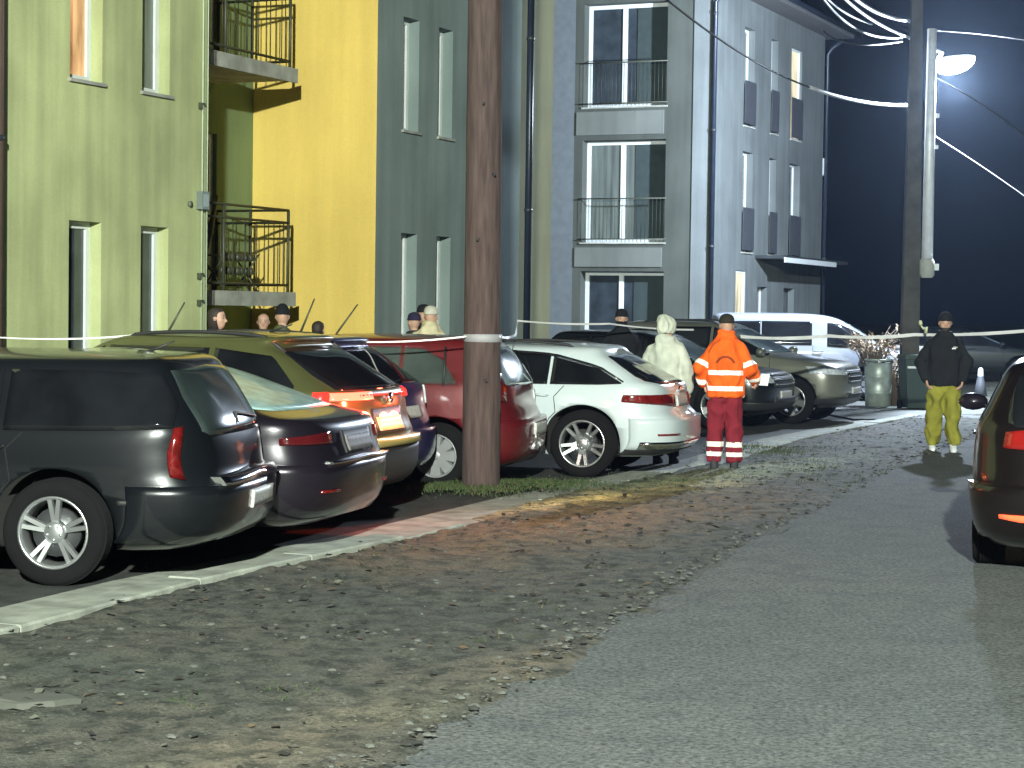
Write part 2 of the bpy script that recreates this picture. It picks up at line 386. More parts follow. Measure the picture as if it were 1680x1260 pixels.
tag(st.build('loose_gravel', [mat('stone_grey', (.10, .105, .095), .9), mat('stone_dark', (.035, .035, .03), .9), mat('stone_pale', (.10, .105, .092), .9)], recalc=False), 'loose stones and clods scattered over the muddy verge beside the road', 'gravel', kind='stuff')

# fallen leaves and crumbs of soil (uncountable)
lf = MB()
for i in range(3400):
    t = random.random()**1.5; s_ = random.random()*.97
    p = on_line(vk, t*.75).lerp(on_line(vr, t*.75), s_); p.z = vzz(p)
    if noise.noise(p*1.1) < random.uniform(-.5, .25): continue
    r_ = random.choice((.012, .018, .025, .035))*random.uniform(.7, 1.3); a = random.random()*6.28; ex = Vector((math.cos(a), math.sin(a), random.uniform(-.25, .25))); ey = Vector((-math.sin(a), math.cos(a), random.uniform(-.3, .3)))
    q = p+Vector((0, 0, .006+r_*.3))
    lf.add([q-ex*r_, q-ey*r_*.5+Vector((0, 0, r_*.2)), q+ex*r_, q+ey*r_*.55-Vector((0, 0, r_*.1))], [(0, 1, 2), (0, 2, 3)], random.choice((0, 0, 0, 1, 2)))
tag(lf.build('leaf_litter', [mat('leaf_dark', (.022, .02, .016), .95), mat('leaf_brown', (.085, .06, .038), .9), mat('leaf_grey', (.11, .11, .09), .9)], recalc=False), 'dark fallen leaves and crumbs of soil lying over the verge', 'leaf litter', kind='stuff')

# grass
gb = MB()
def blade(p, h, w=.0045, mi=0, lean=.9):
    a = random.random()*6.28; d = Vector((math.cos(a), math.sin(a), 0)); l = Vector((random.uniform(-1, 1), random.uniform(-1, 1), 0))*lean*h
    q0 = p-d*w; q1 = p+d*w; m_ = p+l*.35+Vector((0, 0, h*.6)); t_ = p+l+Vector((0, 0, h))
    gb.add([q0, q1, m_+d*w*.6, m_-d*w*.6, t_], [(0, 1, 2, 3), (3, 2, 4)], mi)
def road_edge_x(y):
    for a, c in zip(road_line, road_line[1:]):
        if a.y <= y <= c.y: return a.x+(c.x-a.x)*(y-a.y)/(c.y-a.y)
    return 99
def grass_patch(c_px, n, sx, sy, h):
    for i in range(n):
        px = random.gauss(c_px[0], sx); py = random.gauss(c_px[1], sy); p = G(px, py); p.z = vzz(p)-.005
        if p.x > (road_edge_x(p.y)-.25): continue
        if random.random() < noise.noise(p*1.7)+.62: blade(p, h*random.uniform(.4, 1.3), mi=random.choice((0, 0, 1, 2)))
grass_patch((800, 806), 6500, 52, 5.5, .034)
grass_patch((890, 803), 4000, 60, 5, .03)
grass_patch((700, 803), 2200, 30, 5, .03)
grass_patch((1250, 742), 2500, 45, 4, .035)
grass_patch((1150, 790), 700, 90, 10, .03)
grass_patch((1330, 770), 600, 60, 12, .03)
for k in range(16):                                   # thin tufts across the verge
    c = (random.uniform(50, 1250), random.uniform(900, 1230)); grass_patch(c, 30, 26, 6, .025)
tag(gb.build('verge_grass', [mat('grass_a', (.028, .060, .014), .8), mat('grass_b', (.045, .07, .02), .8), mat('grass_dry', (.09, .085, .04), .85)], recalc=False), 'short green grass round the foot of the timber pole and along the verge', 'grass', kind='stuff')

p = G(62, 1165); b = MB(); po = [(-.17, -.05), (-.06, -.11), (.09, -.09), (.18, .01), (.12, .10), (-.04, .12), (-.16, .06)]
b.add([(x, y, -.02) for x, y in po]+[(x, y, .012) for x, y in po]+[(x*.9, y*.88, .02+.004*math.sin(x*30)) for x, y in po], [(k, (k+1) % 7, 7+(k+1) % 7, 7+k) for k in range(7)]+[(7+k, 7+(k+1) % 7, 14+(k+1) % 7, 14+k) for k in range(7)]+[tuple(range(14, 21))])
o = b.build('flat_stone', mat('slab', (.075, .08, .068), .9, bump=.5)); o.location = (p.x, p.y, vzz(p)+.004); tag(o, 'flat grey slab of stone lying in the verge at the lower left of the photo', 'stone')

# ------------------------------------------------------------------ buildings
def frame_mtx(o): return Matrix.Translation(o) @ Matrix.Rotation(math.pi/2-FA, 4, 'Z')
def wall(b, O, D, W, z0, z1, holes, inward, depth=.2, mi=0, ri=0):
    """vertical wall from O along unit D, width W; holes (x0,x1,z0,z1) with reveals going 'inward'"""
    xs = sorted({0, W, *[h[0] for h in holes], *[h[1] for h in holes]}); zs = sorted({z0, z1, *[h[2] for h in holes], *[h[3] for h in holes]})
    P = lambda x, z, d=0: (O+D*x+inward*d+Vector((0, 0, z)))
    for xa, xb in zip(xs, xs[1:]):
        for za, zb in zip(zs, zs[1:]):
            xm, zm = (xa+xb)/2, (za+zb)/2
            if any(h[0] < xm < h[1] and h[2] < zm < h[3] for h in holes): continue
            b.add([P(xa, za), P(xb, za), P(xb, zb), P(xa, zb)], [(0, 1, 2, 3)], mi)
    for x0, x1, a, c in holes:
        for q in ([(x0, a), (x0, c)], [(x0, c), (x1, c)], [(x1, c), (x1, a)], [(x1, a), (x0, a)]):
            (u, v), (u2, v2) = q
            b.add([P(u, v), P(u2, v2), P(u2, v2, depth), P(u, v, depth)], [(0, 1, 2, 3)], ri)
def pbox(b, O, D, inward, x0, x1, d0, d1, z0, z1, mi=0):
    vs = [O+D*x+inward*d+Vector((0, 0, z)) for z in (z0, z1) for d in (d0, d1) for x in (x0, x1)]
    b.add(vs, [(0, 2, 3, 1), (4, 5, 7, 6), (0, 1, 5, 4), (2, 6, 7, 3), (0, 4, 6, 2), (1, 3, 7, 5)], mi)
def window(parent, O, D, inward, h, depth=.2, glass_m=None, fm=None, mull=(), sill=True, trans=None, blind=None, ft=.055, label=None):
    x0, x1, z0, z1 = h; fm = fm or M['white_frame']
    b = MB(); e = .002; d0, d1 = depth-.06, depth-.005
    for (a, c, u, v) in ((x0+e, x0+ft, z0+e, z1-e), (x1-ft, x1-e, z0+e, z1-e), (x0+ft, x1-ft, z0+e, z0+ft), (x0+ft, x1-ft, z1-ft, z1-e)): pbox(b, O, D, inward, a, c, d0, d1, u, v)
    for m_ in mull: pbox(b, O, D, inward, m_-ft*.6, m_+ft*.6, d0-.004, d1, z0+ft, z1-ft)
    if trans: pbox(b, O, D, inward, x0+ft, x1-ft, d0+.01, d1, trans-.02, trans+.02)
    o = b.build('window', fm, parent)
    if label: o['label'] = label
    g_ = MB(); pbox(g_, O, D, inward, x0+ft, x1-ft, depth-.03, depth-.018, z0+ft, z1-ft); g_.build('pane', glass_m or M['win_glass'], o)
    if blind:
        g_ = MB(); pbox(g_, O, D, inward, x0+ft, x1-ft, depth-.045, depth-.035, blind[0], z1-ft); g_.build('blind', blind[1], o)
    if sill:
        s_ = MB(); pbox(s_, O, D, inward, x0-.03, x1+.03, -.04, depth-.062, z0-.03, z0+.004); s_.build('sill', M['concrete'] if sill == 1 else sill, o)
    return o
IN = -NO
# --- building A (green wall, recess with balconies, yellow return, grey wall)
LA = lambda Y: Vector((-13.6+math.tan(FA)*Y, Y, 0))            # its street line
def s_at(px, line0, Yref):                                     # distance along the facade of the pixel column px
    k = (px-840)/F; o = line0; return (k*o.y-o.x)/(AX.x-k*AX.y)
OA = LA(14.0); HT = 9.2
sA = lambda px: s_at(px, OA, 0)
A = empty('apartment_building', OA); tag(A, 'nearest apartment building with pale green render, a yellow return wall and balconies in its recess', 'building')
O0 = Vector((0, 0, 0))
hw = []
for (a, c) in ((sA(111), sA(164)), (sA(229), sA(274))):
    hw += [(a, c, .95, 2.55), (a, c, 3.98, 5.5), (a, c, 6.9, 8.35)]
hw += [(a-2.2, a-1.5, z0, z1) for a in (sA(111),) for z0, z1 in ((.95, 2.5), (3.93, 5.45))]
b = MB(); sC = sA(335)
wall(b, O0, AX, sC, 0, HT, hw, IN, .2)
RD = 1.88
wall(b, AX*sC, IN, RD, 0, HT, [], AX)
b.build('wall', M['wall_green'], A)
for i, h in enumerate(hw):
    gm = M['win_glass']
    lit = (i == 1)
    window(A, O0, AX, IN, h, .2, M['lit_orange'] if lit else (M['win_dim'] if i in (4,) else gm), ft=.07, label='lit orange window' if lit else None)
# recess back wall
sD = sA(613)
b = MB(); bo = AX*sC+IN*RD
wd_ = sD-sC
s_door = wd_-1.95
doors = [(s_door, s_door+1.05, 1.86, 3.95), (s_door, s_door+1.05, 4.72, 6.8)]
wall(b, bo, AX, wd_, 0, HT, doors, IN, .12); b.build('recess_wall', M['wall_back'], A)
for h in doors: window(A, bo, AX, IN, h, .12, M['win_glass'], sill=None, ft=.09)
b = MB(); wall(b, AX*sD+IN*RD, -IN, RD, 0, HT, [], AX); b.build('yellow_wall', M['wall_yellow'], A)
# grey-green wall with two windows per floor
sE = sA(848)
wm = []
for (a, c) in ((sA(655)-sD, sA(681)-sD), (sA(713)-sD, sA(736)-sD)):
    wm += [(a, c, .95, 2.72), (a, c, 4.1, 5.62), (a, c, 7.0, 8.4)]
OG = AX*sD
b = MB(); wall(b, OG, AX, sE-sD, 0, HT, wm, IN, .22)
wall(b, AX*sE, IN, 9, 0, HT, [], -AX); b.build('grey_wall', M['wall_mid'], A)
for i, h in enumerate(wm): window(A, OG, AX, IN, h, .22, M['win_dim'] if i in (4, 0) else M['win_glass'], ft=.06, label='window with a pale drawn blind' if i == 4 else None)
b = MB(); pbox(b, AX*-.4, AX, IN, 0, sE+.8, -.45, 9.4, HT, HT+.25); pbox(b, AX*-.4, AX, IN, 0, sE+.8, -.5, -.45, HT+.05, HT+.3); b.build('roof', M['roof'], A)
b = MB(); wall(b, O0, IN, 9, 0, HT, [], AX); wall(b, IN*9, AX, sE, 0, HT, [], -IN); b.build('rear_wall', M['wall_green'], A)
# balconies
def railing(parent, y0, zr, panels=True):
    """front and right side railing of a balcony whose slab top is y0"""
    b = MB(); d = RD-1.13; x0, x1 = sC+.03, sD-.97
    P = lambda x, dd, z: AX*x+IN*dd+Vector((0, 0, z))
    zt = y0+zr
    for z in (zt, zt-.16, y0+.12): b.tube([P(x0, d, z), P(x1, d, z), P(x1, RD-.02, z)], .018, 6)
    for x in (x0+.02, (x0+x1)/2, x1): b.tube([P(x, d, y0-.1), P(x, d, zt)], .022, 6)
    b.tube([P(x1, RD-.05, y0-.05), P(x1, RD-.05, zt)], .02, 6); b.tube([P(x1, (d+RD)/2, y0-.05), P(x1, (d+RD)/2, zt)], .02, 6)
    n = 22
    for i in range(0, n, 2): x = x0+(x1-x0)*(i+.5)/n; b.tube([P(x, d, y0+.12), P(x, d, zt-.16)], .007, 4)
    for i in range(8): dd = d+(RD-d)*(i+.5)/8; b.tube([P(x1, dd, y0+.12), P(x1, dd, zt-.16)], .007, 4)
    return b.build('railing', M['rail'], parent)
for y0, lab in ((1.86, 'lower balcony'), (4.72, 'upper balcony'), (7.6, 'top balcony')):
    b = MB(); pbox(b, O0, AX, IN, sC+.003, sD-.93, RD-1.18, RD-.003, y0-.12, y0); 
    pbox(b, O0, AX, IN, sC+.003, sD-.90, RD-1.21, RD-1.183, y0-.15, y0+.03)
    bal = b.build('balcony', M['concrete'], A); bal['label'] = lab
    railing(bal, y0, 1.08)
def at_line(s, d, z): return OA+AX*s+IN*d+Vector((0, 0, z))
# laundry rack and folded parasol on the lower balcony
t = empty('drying_rack', at_line(sD-1.75, RD-.75, 1.865), math.pi/2-FA); tag(t, 'dark drying rack with rows of clothes pegs standing on the lower balcony', 'drying rack')
b = MB()
for z in (.28, .45): b.tube([(-.4, -.1, z), (.42, -.1, z)], .012, 5); b.tube([(-.4, .16, z+.02), (.42, .16, z+.02)], .012, 5)
for x in (-.38, .4): b.tube([(x, -.18, 0), (x, .2, .5)], .012, 5); b.tube([(x, .2, 0), (x, -.18, .5)], .012, 5)
b.build('rack_frame', M['rail'], t)
b = MB()
for i in range(7):
    for z in (.28, .45): b.lathe([(.01, -.05), (.045, -.03), (.05, .02), (.02, .05)], 7, mtx=Matrix.Translation((-.34+i*.11+random.uniform(-.02, .02), -.1, z)))
b.build('sock', M['rail'], t)
t = empty('folded_parasol', at_line(sD-1.62, RD-.3, 1.865), math.pi/2-FA); tag(t, 'dark folded parasol leaning inside the lower balcony', 'parasol')
b = MB(); b.tube([(-.25, 0, 0), (-.5, 0, .45), (.25, 0, .9)][0:1]+[(.28, 0, 1.25)], [.015, .015], 6); b.build('stick', M['rail'], t)
b = MB(); b.tube([(-.08, 0, .4), (.1, 0, .8), (.28, 0, 1.25)], [.05, .045, .015], 8); b.build('canopy', M['rail'], t)
def downpipe(name, base, top, r, m, label, elbow=None):
    t = empty(name, base); pts = [Vector((0, 0, 0)), Vector((0, 0, top))]
    if elbow: pts = [Vector((0, 0, 0)), Vector((0, 0, top-.35)), Vector((0, 0, top-.2))+elbow*.25, Vector((0, 0, top))+elbow]
    b = MB(); b.tube(pts, r, 12); b.build('pipe', m, t)
    for k in range(4):
        b = MB(); z = .6+k*(top-1.2)/3; b.lathe([(r, z-.03), (r+.012, z-.025), (r+.012, z+.025), (r, z+.03)], 12); b.build('pipe_clip', M['dark_frame'], t)
    tag(t, label, 'downpipe'); return t
pp = OA+AX*(sE+.12)+NO*.12
downpipe('downpipe', AT(866, 400, 31.5)*1+Vector((0, 0, -AT(866, 400, 31.5).z)), HT, .055, M['pipe'], 'dark navy downpipe right of the timber pole, on the near building')
downpipe('downpipe', OA+AX*(sA(-26))+NO*.12, HT, .075, M['edge_dark'], 'brown pipe added for a dark strip at the left end of the green wall')  # added pipe, stands for the darkness at the wall's left end
# conduit and boxes near the corner of the green wall
t = empty('wall_conduit', OA+AX*sA(325)+NO*.03); tag(t, 'thin pale conduit with hooked clips running down the green wall by the recess corner', 'conduit')
b = MB(); b.tube([(0, 0, .3), (0, 0, 9)], .011, 6)
b.tube([tuple(AX*.1+Vector((0, 0, .2))), tuple(AX*.1+Vector((0, 0, 9)))], .008, 6)
b.build('conduit', mat('conduit', (.42, .5, .36), .6), t)
for z in (2.05, 3.95, 1.75):
    b = MB(); pbox(b, O0, AX, IN, -.06, .02, -.03, .02, z, z+.018); pbox(b, O0, AX, IN, -.06, -.045, -.03, .02, z-.05, z); b.build('clip', M['rail'], t)
t = empty('junction_box', OA+AX*sA(324)+NO*.03+Vector((0, 0, 2.72))); tag(t, 'small grey junction box on the green wall beside the recess corner', 'junction box')
b = MB(); pbox(b, O0, AX, IN, -.07, .07, -.06, .02, .06, .26); b.build('box', mat('grey_box', (.17, .21, .2), .5), t)
b = MB(); pbox(b, O0, AX, IN, -.05, .05, -.066, -.06, .09, .23); b.build('cover', mat('grey_cover', (.3, .36, .36), .5), t)
t = MB(); t.lathe([(.0, 0), (.03, 0), (.035, .03), (0, .035)], 10, mtx=Matrix.Translation((0, 0, 0)) @ NO.to_track_quat('Z', 'Y').to_matrix().to_4x4())
o = t.build('wall_sensor', mat('sensor', (.12, .14, .1), .5)); o.location = OA+AX*sA(307)+Vector((0, 0, 2.83))+NO*.003; tag(o, 'tiny round dark fitting on the green wall left of the junction box', 'wall fitting')

# --- building B
OB = Vector(AT(1160, 500, 45)); OB.z = 0
B = empty('apartment_building', OB); tag(B, 'far grey apartment building with tall french windows and a lit doorway', 'building')
tp = lambda px: (OB.x-OB.y*((px-840)/F))/(-IN.x+IN.y*((px-840)/F))
sp_ = lambda px: (OB.y*((px-840)/F)-OB.x)/(AX.x-AX.y*((px-840)/F))
HB = 9.05
f0, f1 = tp(1086), tp(950)
fh = [(f0, f1, .28, 2.62), (f0, f1, 3.27, 5.6), (f0, f1, 6.35, 8.7)]
W1, W2 = tp(936), tp(900)
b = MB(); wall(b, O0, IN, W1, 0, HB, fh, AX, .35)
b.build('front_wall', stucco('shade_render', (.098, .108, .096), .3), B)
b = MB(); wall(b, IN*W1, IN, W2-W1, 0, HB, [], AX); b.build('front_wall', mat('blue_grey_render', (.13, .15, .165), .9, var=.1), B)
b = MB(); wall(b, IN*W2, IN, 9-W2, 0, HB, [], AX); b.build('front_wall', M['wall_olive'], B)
b = MB(); pbox(b, O0, IN, AX, 0.02, tp(1130), -.03, -.004, 0, HB-.02); b.build('corner_pilaster', stucco('pilaster', (.22, .245, .25)), B)
for i, h in enumerate(fh):
    mid = (h[0]+h[1])/2+.12
    o = window(B, O0, IN, AX, h, .35, M['win_glass'] if i != 1 else M['win_dim'], mull=(mid,), ft=.09, sill=1)
    g_ = MB(); pbox(g_, O0, IN, AX, h[0]+.09, mid-.3, .30, .305, h[2]+.1, h[3]-.1); g_.build('curtain', mat('curtain', (.03, .045, .045), .9), o)
    if i:
        b = MB(); z0, zt = h[2]+.02, h[2]+1.0; P = lambda x, z: IN*x+AX*-.05+Vector((0, 0, z))
        b.tube([P(h[0]-.05, zt), P(h[1]+.08, zt)], .016, 5); b.tube([P(h[0]-.05, z0+.06), P(h[1]+.08, z0+.06)], .014, 5)
        for k in range(23): x = h[0]+(h[1]-h[0])*k/22; b.tube([P(x, z0), P(x, zt)], .0045, 4)
        b.build('window_railing', M['rail'], o)
for z0, z1 in ((2.72, 3.16), (5.72, 6.25)):
    b = MB(); pbox(b, O0, IN, AX, f0+.05, f1+.15, -.035, -.003, z0, z1); b.build('spandrel_panel', stucco('panel_render', (.19, .205, .19)), B)
# street side of building B
sh = []
for pa, pb_ in ((1212, 1229), (1256, 1267), (1289, 1306)):
    a, c = sp_(pa), sp_(pb_); sh += [(a, c, 6.1, 8.4), (a, c, 3.14, 5.5)]
dr = (sp_(1204), sp_(1221), .12, 2.7); sh2 = sh+[dr, (sp_(1283), sp_(1300), .12, 2.35), (sp_(1240), sp_(1256), 1.0, 2.35)]
SB = sp_(1343)
b = MB(); wall(b, O0, AX, SB, 0, HB, sh2, IN, .22); wall(b, AX*SB, IN, 9, 0, HB, [], -AX); wall(b, IN*9, AX, SB, 0, HB, [], -IN)
b.build('side_wall', M['wall_pale'], B)
for i, h in enumerate(sh):
    lit = i == 4
    gm = M['lit_cream'] if lit else (M['win_dim'] if i in (0, 1) else M['win_glass'])
    o = window(B, O0, AX, IN, h, .11 if lit else .22, gm, ft=.06, label='lit cream window' if lit else None)
    b = MB(); z0 = h[2]
    pbox(b, O0, AX, IN, h[0]-.03, h[1]+.03, -.05, -.035, z0+.05, z0+1.05); b.build('window_railing', mat('railing_panel', (.05, .055, .065), .6), o)
o = window(B, O0, AX, IN, dr, .09, M['lit_cream'], sill=None, ft=.05, label='lit doorway'); o.name = 'door'
o = window(B, O0, AX, IN, sh2[-2], .22, M['win_glass'], fm=M['dark_frame'], sill=None, ft=.08); o.name = 'door.001'
window(B, O0, AX, IN, sh2[-1], .22, M['win_glass'], ft=.05)
b = MB(); pbox(b, O0, AX, IN, sp_(1235), SB+.05, -.72, -.003, 3.02, 3.1); b.build('canopy', M['dark_frame'], B)
b = MB(); pbox(b, O0, AX, IN, sp_(1235), sp_(1322), -.76, -.723, 2.93, 3.05); b.build('canopy_fascia', M['white_frame'], B)
b = MB(); pbox(b, O0, AX, IN, -.5, SB+.5, -.65, 9.5, HB, HB+.1); b.build('soffit', M['soffit'], B)
b = MB()
n1 = [AX*-.6+IN*-.75, AX*(SB+.6)+IN*-.75, AX*(SB+.6)+IN*9.6, AX*-.6+IN*9.6]; r1 = [AX*3.5+IN*4.4, AX*(SB-3.5)+IN*4.4]
b.add([v+Vector((0, 0, HB+.103)) for v in n1]+[v+Vector((0, 0, HB+2.6)) for v in r1], [(0, 1, 5, 4), (1, 2, 5), (2, 3, 4, 5), (3, 0, 4), (0, 3, 2, 1)]); b.build('roof', M['roof'], B)
b = MB(); b.tube([AX*-.62+IN*-.78+Vector((0, 0, HB+.1)), AX*(SB+.62)+IN*-.78+Vector((0, 0, HB+.1))], .07, 8); b.build('gutter', M['pipe'], B)
downpipe('downpipe', OB+NO*.10-AX*.06, HB-.1, .055, M['pipe'], 'dark downpipe with an elbow at the near corner of the far grey building', NO*.5)
t = MB(); pbox(t, O0, AX, IN, 0, .35, -.02, .3, 0, .45); o = t.build('wall_box', M['white_frame']); o.location = OB+AX*(SB+.01)+Vector((0, 0, 5.4)); tag(o, 'small white box fixed high on the far corner of the grey building', 'wall box')
downpipe('downpipe', OB+AX*(SB+.12)+NO*.05, HB-.1, .045, M['pipe'], 'slim dark downpipe on the far corner of the grey building', NO*.4)

# ------------------------------------------------------------------ cars
NX, MY = 14.0, 3.0
def rear_cols():
    c = [('L', -.60+.34*i/10) for i in range(0)]
    ts = [-.55, -.62, -.69, -.75, -.80, -.84, -.88, -.91, -.94]
    yk = (1-.94**NX)**(1/MY)
    ys = [yk*(1-2*i/22) for i in range(23)]
    return [('s', t, 1) for t in ts[:-1]]+[('e', y, 0) for y in ys]+[('s', t, -1) for t in ts[:-1][::-1]]
RC = rear_cols()
class Body:
    """horizontal slices, each a rounded rectangle: rows of (z, x_rear, x_front, half_width)"""
    def __init__(s, rows):
        z = [r[0] for r in rows]; s.z0, s.z1 = z[0], z[-1]; s.xr = pchip(z, [r[1] for r in rows]); s.xf = pchip(z, [r[2] for r in rows]); s.w = pchip(z, [r[3] for r in rows])
        s.zs = z
    def side(s, x, z, sg, e=0):
        xr, xf, w_ = s.xr(z), s.xf(z), s.w(z); xc, a = (xr+xf)/2, (xf-xr)/2+e; t = max(-1, min(1, (x-xc)/a))
        return Vector((x, sg*((w_+e)*(max(0, 1-abs(t)**NX))**(1/MY)), z))
    def end(s, y, z, fr, e=0):
        xr, xf, w_ = s.xr(z), s.xf(z), s.w(z); xc, a = (xr+xf)/2, (xf-xr)/2+e; v = min(1, abs(y)/(w_+e))
        return Vector((xc+(1 if fr else -1)*a*max(0, 1-v**MY)**(1/NX), y, z))
    def ring(s, c, z, fr, e=0):
        xr, xf, w_ = s.xr(z), s.xf(z), s.w(z); xc, a = (xr+xf)/2, (xf-xr)/2+e; sg = -1 if not fr else 1
        if c[0] == 's':
            t = abs(c[1]); return Vector((xc+sg*a*t, c[2]*(w_+e)*(1-t**NX)**(1/MY), z))
        return Vector((xc+sg*a*(1-abs(c[1])**MY)**(1/NX), c[1]*(w_+e), z))
    def mesh(s):
        b = MB(); side_t = [-.55+1.1*i/26 for i in range(27)]
        loop = [('s', t, 1, False) for t in side_t[1:-1]]
        zs = []
        for a, c in zip(s.zs, s.zs[1:]):
            k = max(2, int((c-a)/.03)); zs += [a+(c-a)*i/k for i in range(k)]
        zs.append(s.zs[-1]); rings = []
        for z in zs:
            r_ = [s.ring(c, z, False) for c in RC]                 # left .. rear .. right
            xr, xf, w_ = s.xr(z), s.xf(z), s.w(z); xc, a = (xr+xf)/2, (xf-xr)/2
            r_ += [Vector((xc+a*t, -w_*(1-abs(t)**NX)**(1/MY), z)) for t in side_t[1:-1]]
            r_ += [s.ring(c, z, True) for c in RC][::-1]
            r_ += [Vector((xc+a*t, w_*(1-abs(t)**NX)**(1/MY), z)) for t in side_t[1:-1][::-1]]
            rings.append(r_)
        n = len(rings[0]); vs = [p for r_ in rings for p in r_]
        b.add(vs, [(i*n+k, (i+1)*n+k, (i+1)*n+(k+1) % n, i*n+(k+1) % n) for i in range(len(rings)-1) for k in range(n)]+[tuple(range(n)), tuple(range((len(rings)-1)*n, len(rings)*n))[::-1]], 0, True)
        return b
def cols(pts, n=16):
    """resample (u, lo, hi) columns"""
    us = [p[0] for p in pts]; out = []
    for i in range(n+1):
        u = us[0]+(us[-1]-us[0])*i/n
        for a, c in zip(pts, pts[1:]):
            if min(a[0], c[0])-1e-9 <= u <= max(a[0], c[0])+1e-9:
                t = 0 if a[0] == c[0] else (u-a[0])/(c[0]-a[0]); out.append((u, a[1]+(c[1]-a[1])*t, a[2]+(c[2]-a[2])*t)); break
    return out
def patch(fn, pts, e=.006, rows=8, n=16, inner=-.004, exact=False):
    """curved panel that stands e proud of the body; fn(u, z, e) gives the surface"""
    c = pts if exact else cols(pts, n); b = MB(); vs = []; W_ = rows+1
    for ee in (e, inner):
        for u, lo, hi in c:
            for j in range(W_): vs.append(fn(u, lo+(hi-lo)*j/rows, ee))
    N = len(c); K = N*W_
    fs = [(i*W_+j, i*W_+j+1, (i+1)*W_+j+1, (i+1)*W_+j) for i in range(N-1) for j in range(rows)]
    b.add(vs, fs+[tuple(q+K for q in f[::-1]) for f in fs], 0, True)
    rim = [(i*W_, (i+1)*W_) for i in range(N-1)]+[((i+1)*W_+rows, i*W_+rows) for i in range(N-1)]+[(j+1, j) for j in range(rows)]+[((N-1)*W_+j, (N-1)*W_+j+1) for j in range(rows)]
    b.add(vs, [(a, c_, c_+K, a+K) for a, c_ in rim], 0, False)
    return b
def make_wheel(parent, x, y, r, rr, style, rim_m=None, width=.21):
    """centre (x, y, r); outer face towards sign(y)"""
    sg = 1 if y > 0 else -1; T = Matrix.Translation((x, y, r)) @ Matrix.Diagonal((1, sg, 1, 1)); h = width/2; rim_m = rim_m or M['alloy']
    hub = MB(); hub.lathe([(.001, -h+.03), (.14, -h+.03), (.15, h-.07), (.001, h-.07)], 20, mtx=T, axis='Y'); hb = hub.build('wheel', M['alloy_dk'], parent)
    t = MB(); prof = [(rr, -h+.01), (rr+.02, -h), (r-.03, -h), (r-.008, -h+.02), (r, -h+.05)]
    for k in range(5): q = -h+.05+(2*h-.1)*(k+.5)/5; prof += [(r, q-.012), (r-.008, q-.006), (r-.008, q+.006), (r, q+.012)]
    prof += [(r, h-.05), (r-.008, h-.02), (r-.03, h), (rr+.03, h+.004), (rr+.012, h-.003), (rr, h-.012), (rr, -h+.01)]
    t.lathe(prof, 48, mtx=T, axis='Y'); t.build('tyre', M['tyre'], hb)
    m = MB(); m.lathe([(rr+.001, h-.014), (rr+.004, h-.002), (rr-.012, h-.004), (rr-.02, h-.03), (rr-.03, h-.09), (rr-.03, -h+.03), (rr+.001, -h+.03)], 48, mtx=T, axis='Y')
    def spoke(a0, w0, w1, r0, r1, y0=h-.045, y1=h-.018, th=.03):
        ca, sa = math.cos(a0), math.sin(a0)
        def P(rad, off, yy): return T @ Vector((rad*ca-off*sa, yy, rad*sa+off*ca))
        vs = [P(r0, -w0, y0), P(r0, w0, y0), P(r1, w1, y1), P(r1, -w1, y1)]; vs += [P(r0, -w0*1.3, y0-th), P(r0, w0*1.3, y0-th), P(r1, w1*1.3, y1-th), P(r1, -w1*1.3, y1-th)]
        m.add(vs, [(0, 1, 2, 3), (4, 7, 6, 5), (0, 4, 5, 1), (1, 5, 6, 2), (2, 6, 7, 3), (3, 7, 4, 0)])
    R1 = rr-.012
    if style == 'twin5':
        for k in range(5):
            a = R(90)+k*R(72)
            spoke(a-.14, .013, .013, .05, R1); spoke(a+.14, .013, .013, .05, R1)
    elif style == 'v5':
        for k in range(5):
            a = R(-90)+k*R(72)
            for q in (-1, 1): spoke(a+q*.20, .018, .015, .06, R1)
            spoke(a, .04, .03, .04, .11)
    elif style == 'fan5':
        for k in range(5): spoke(R(60)+k*R(72), .035, .05, .04, R1)
    elif style == 'cap':
        for k in range(8): spoke(k*R(45), .034, .052, .04, R1, y0=h-.02)
    else:
        for k in range(10): spoke(k*R(36), .014, .02, .04, R1)
    m.lathe([(.001, h-.02), (.05, h-.02), (.065, h-.03), (.075, h-.06), (.001, h-.06)], 24, mtx=T, axis='Y')
    if style in ('twin5', 'v5'):
        for k in range(5):
            a = R(54)+k*R(72); m.lathe([(.001, h-.016), (.009, h-.016), (.01, h-.03)], 8, mtx=T @ Matrix.Translation((.045*math.cos(a), 0, .045*math.sin(a))), axis='Y')
    m.build('rim', rim_m, hb)
    return hb
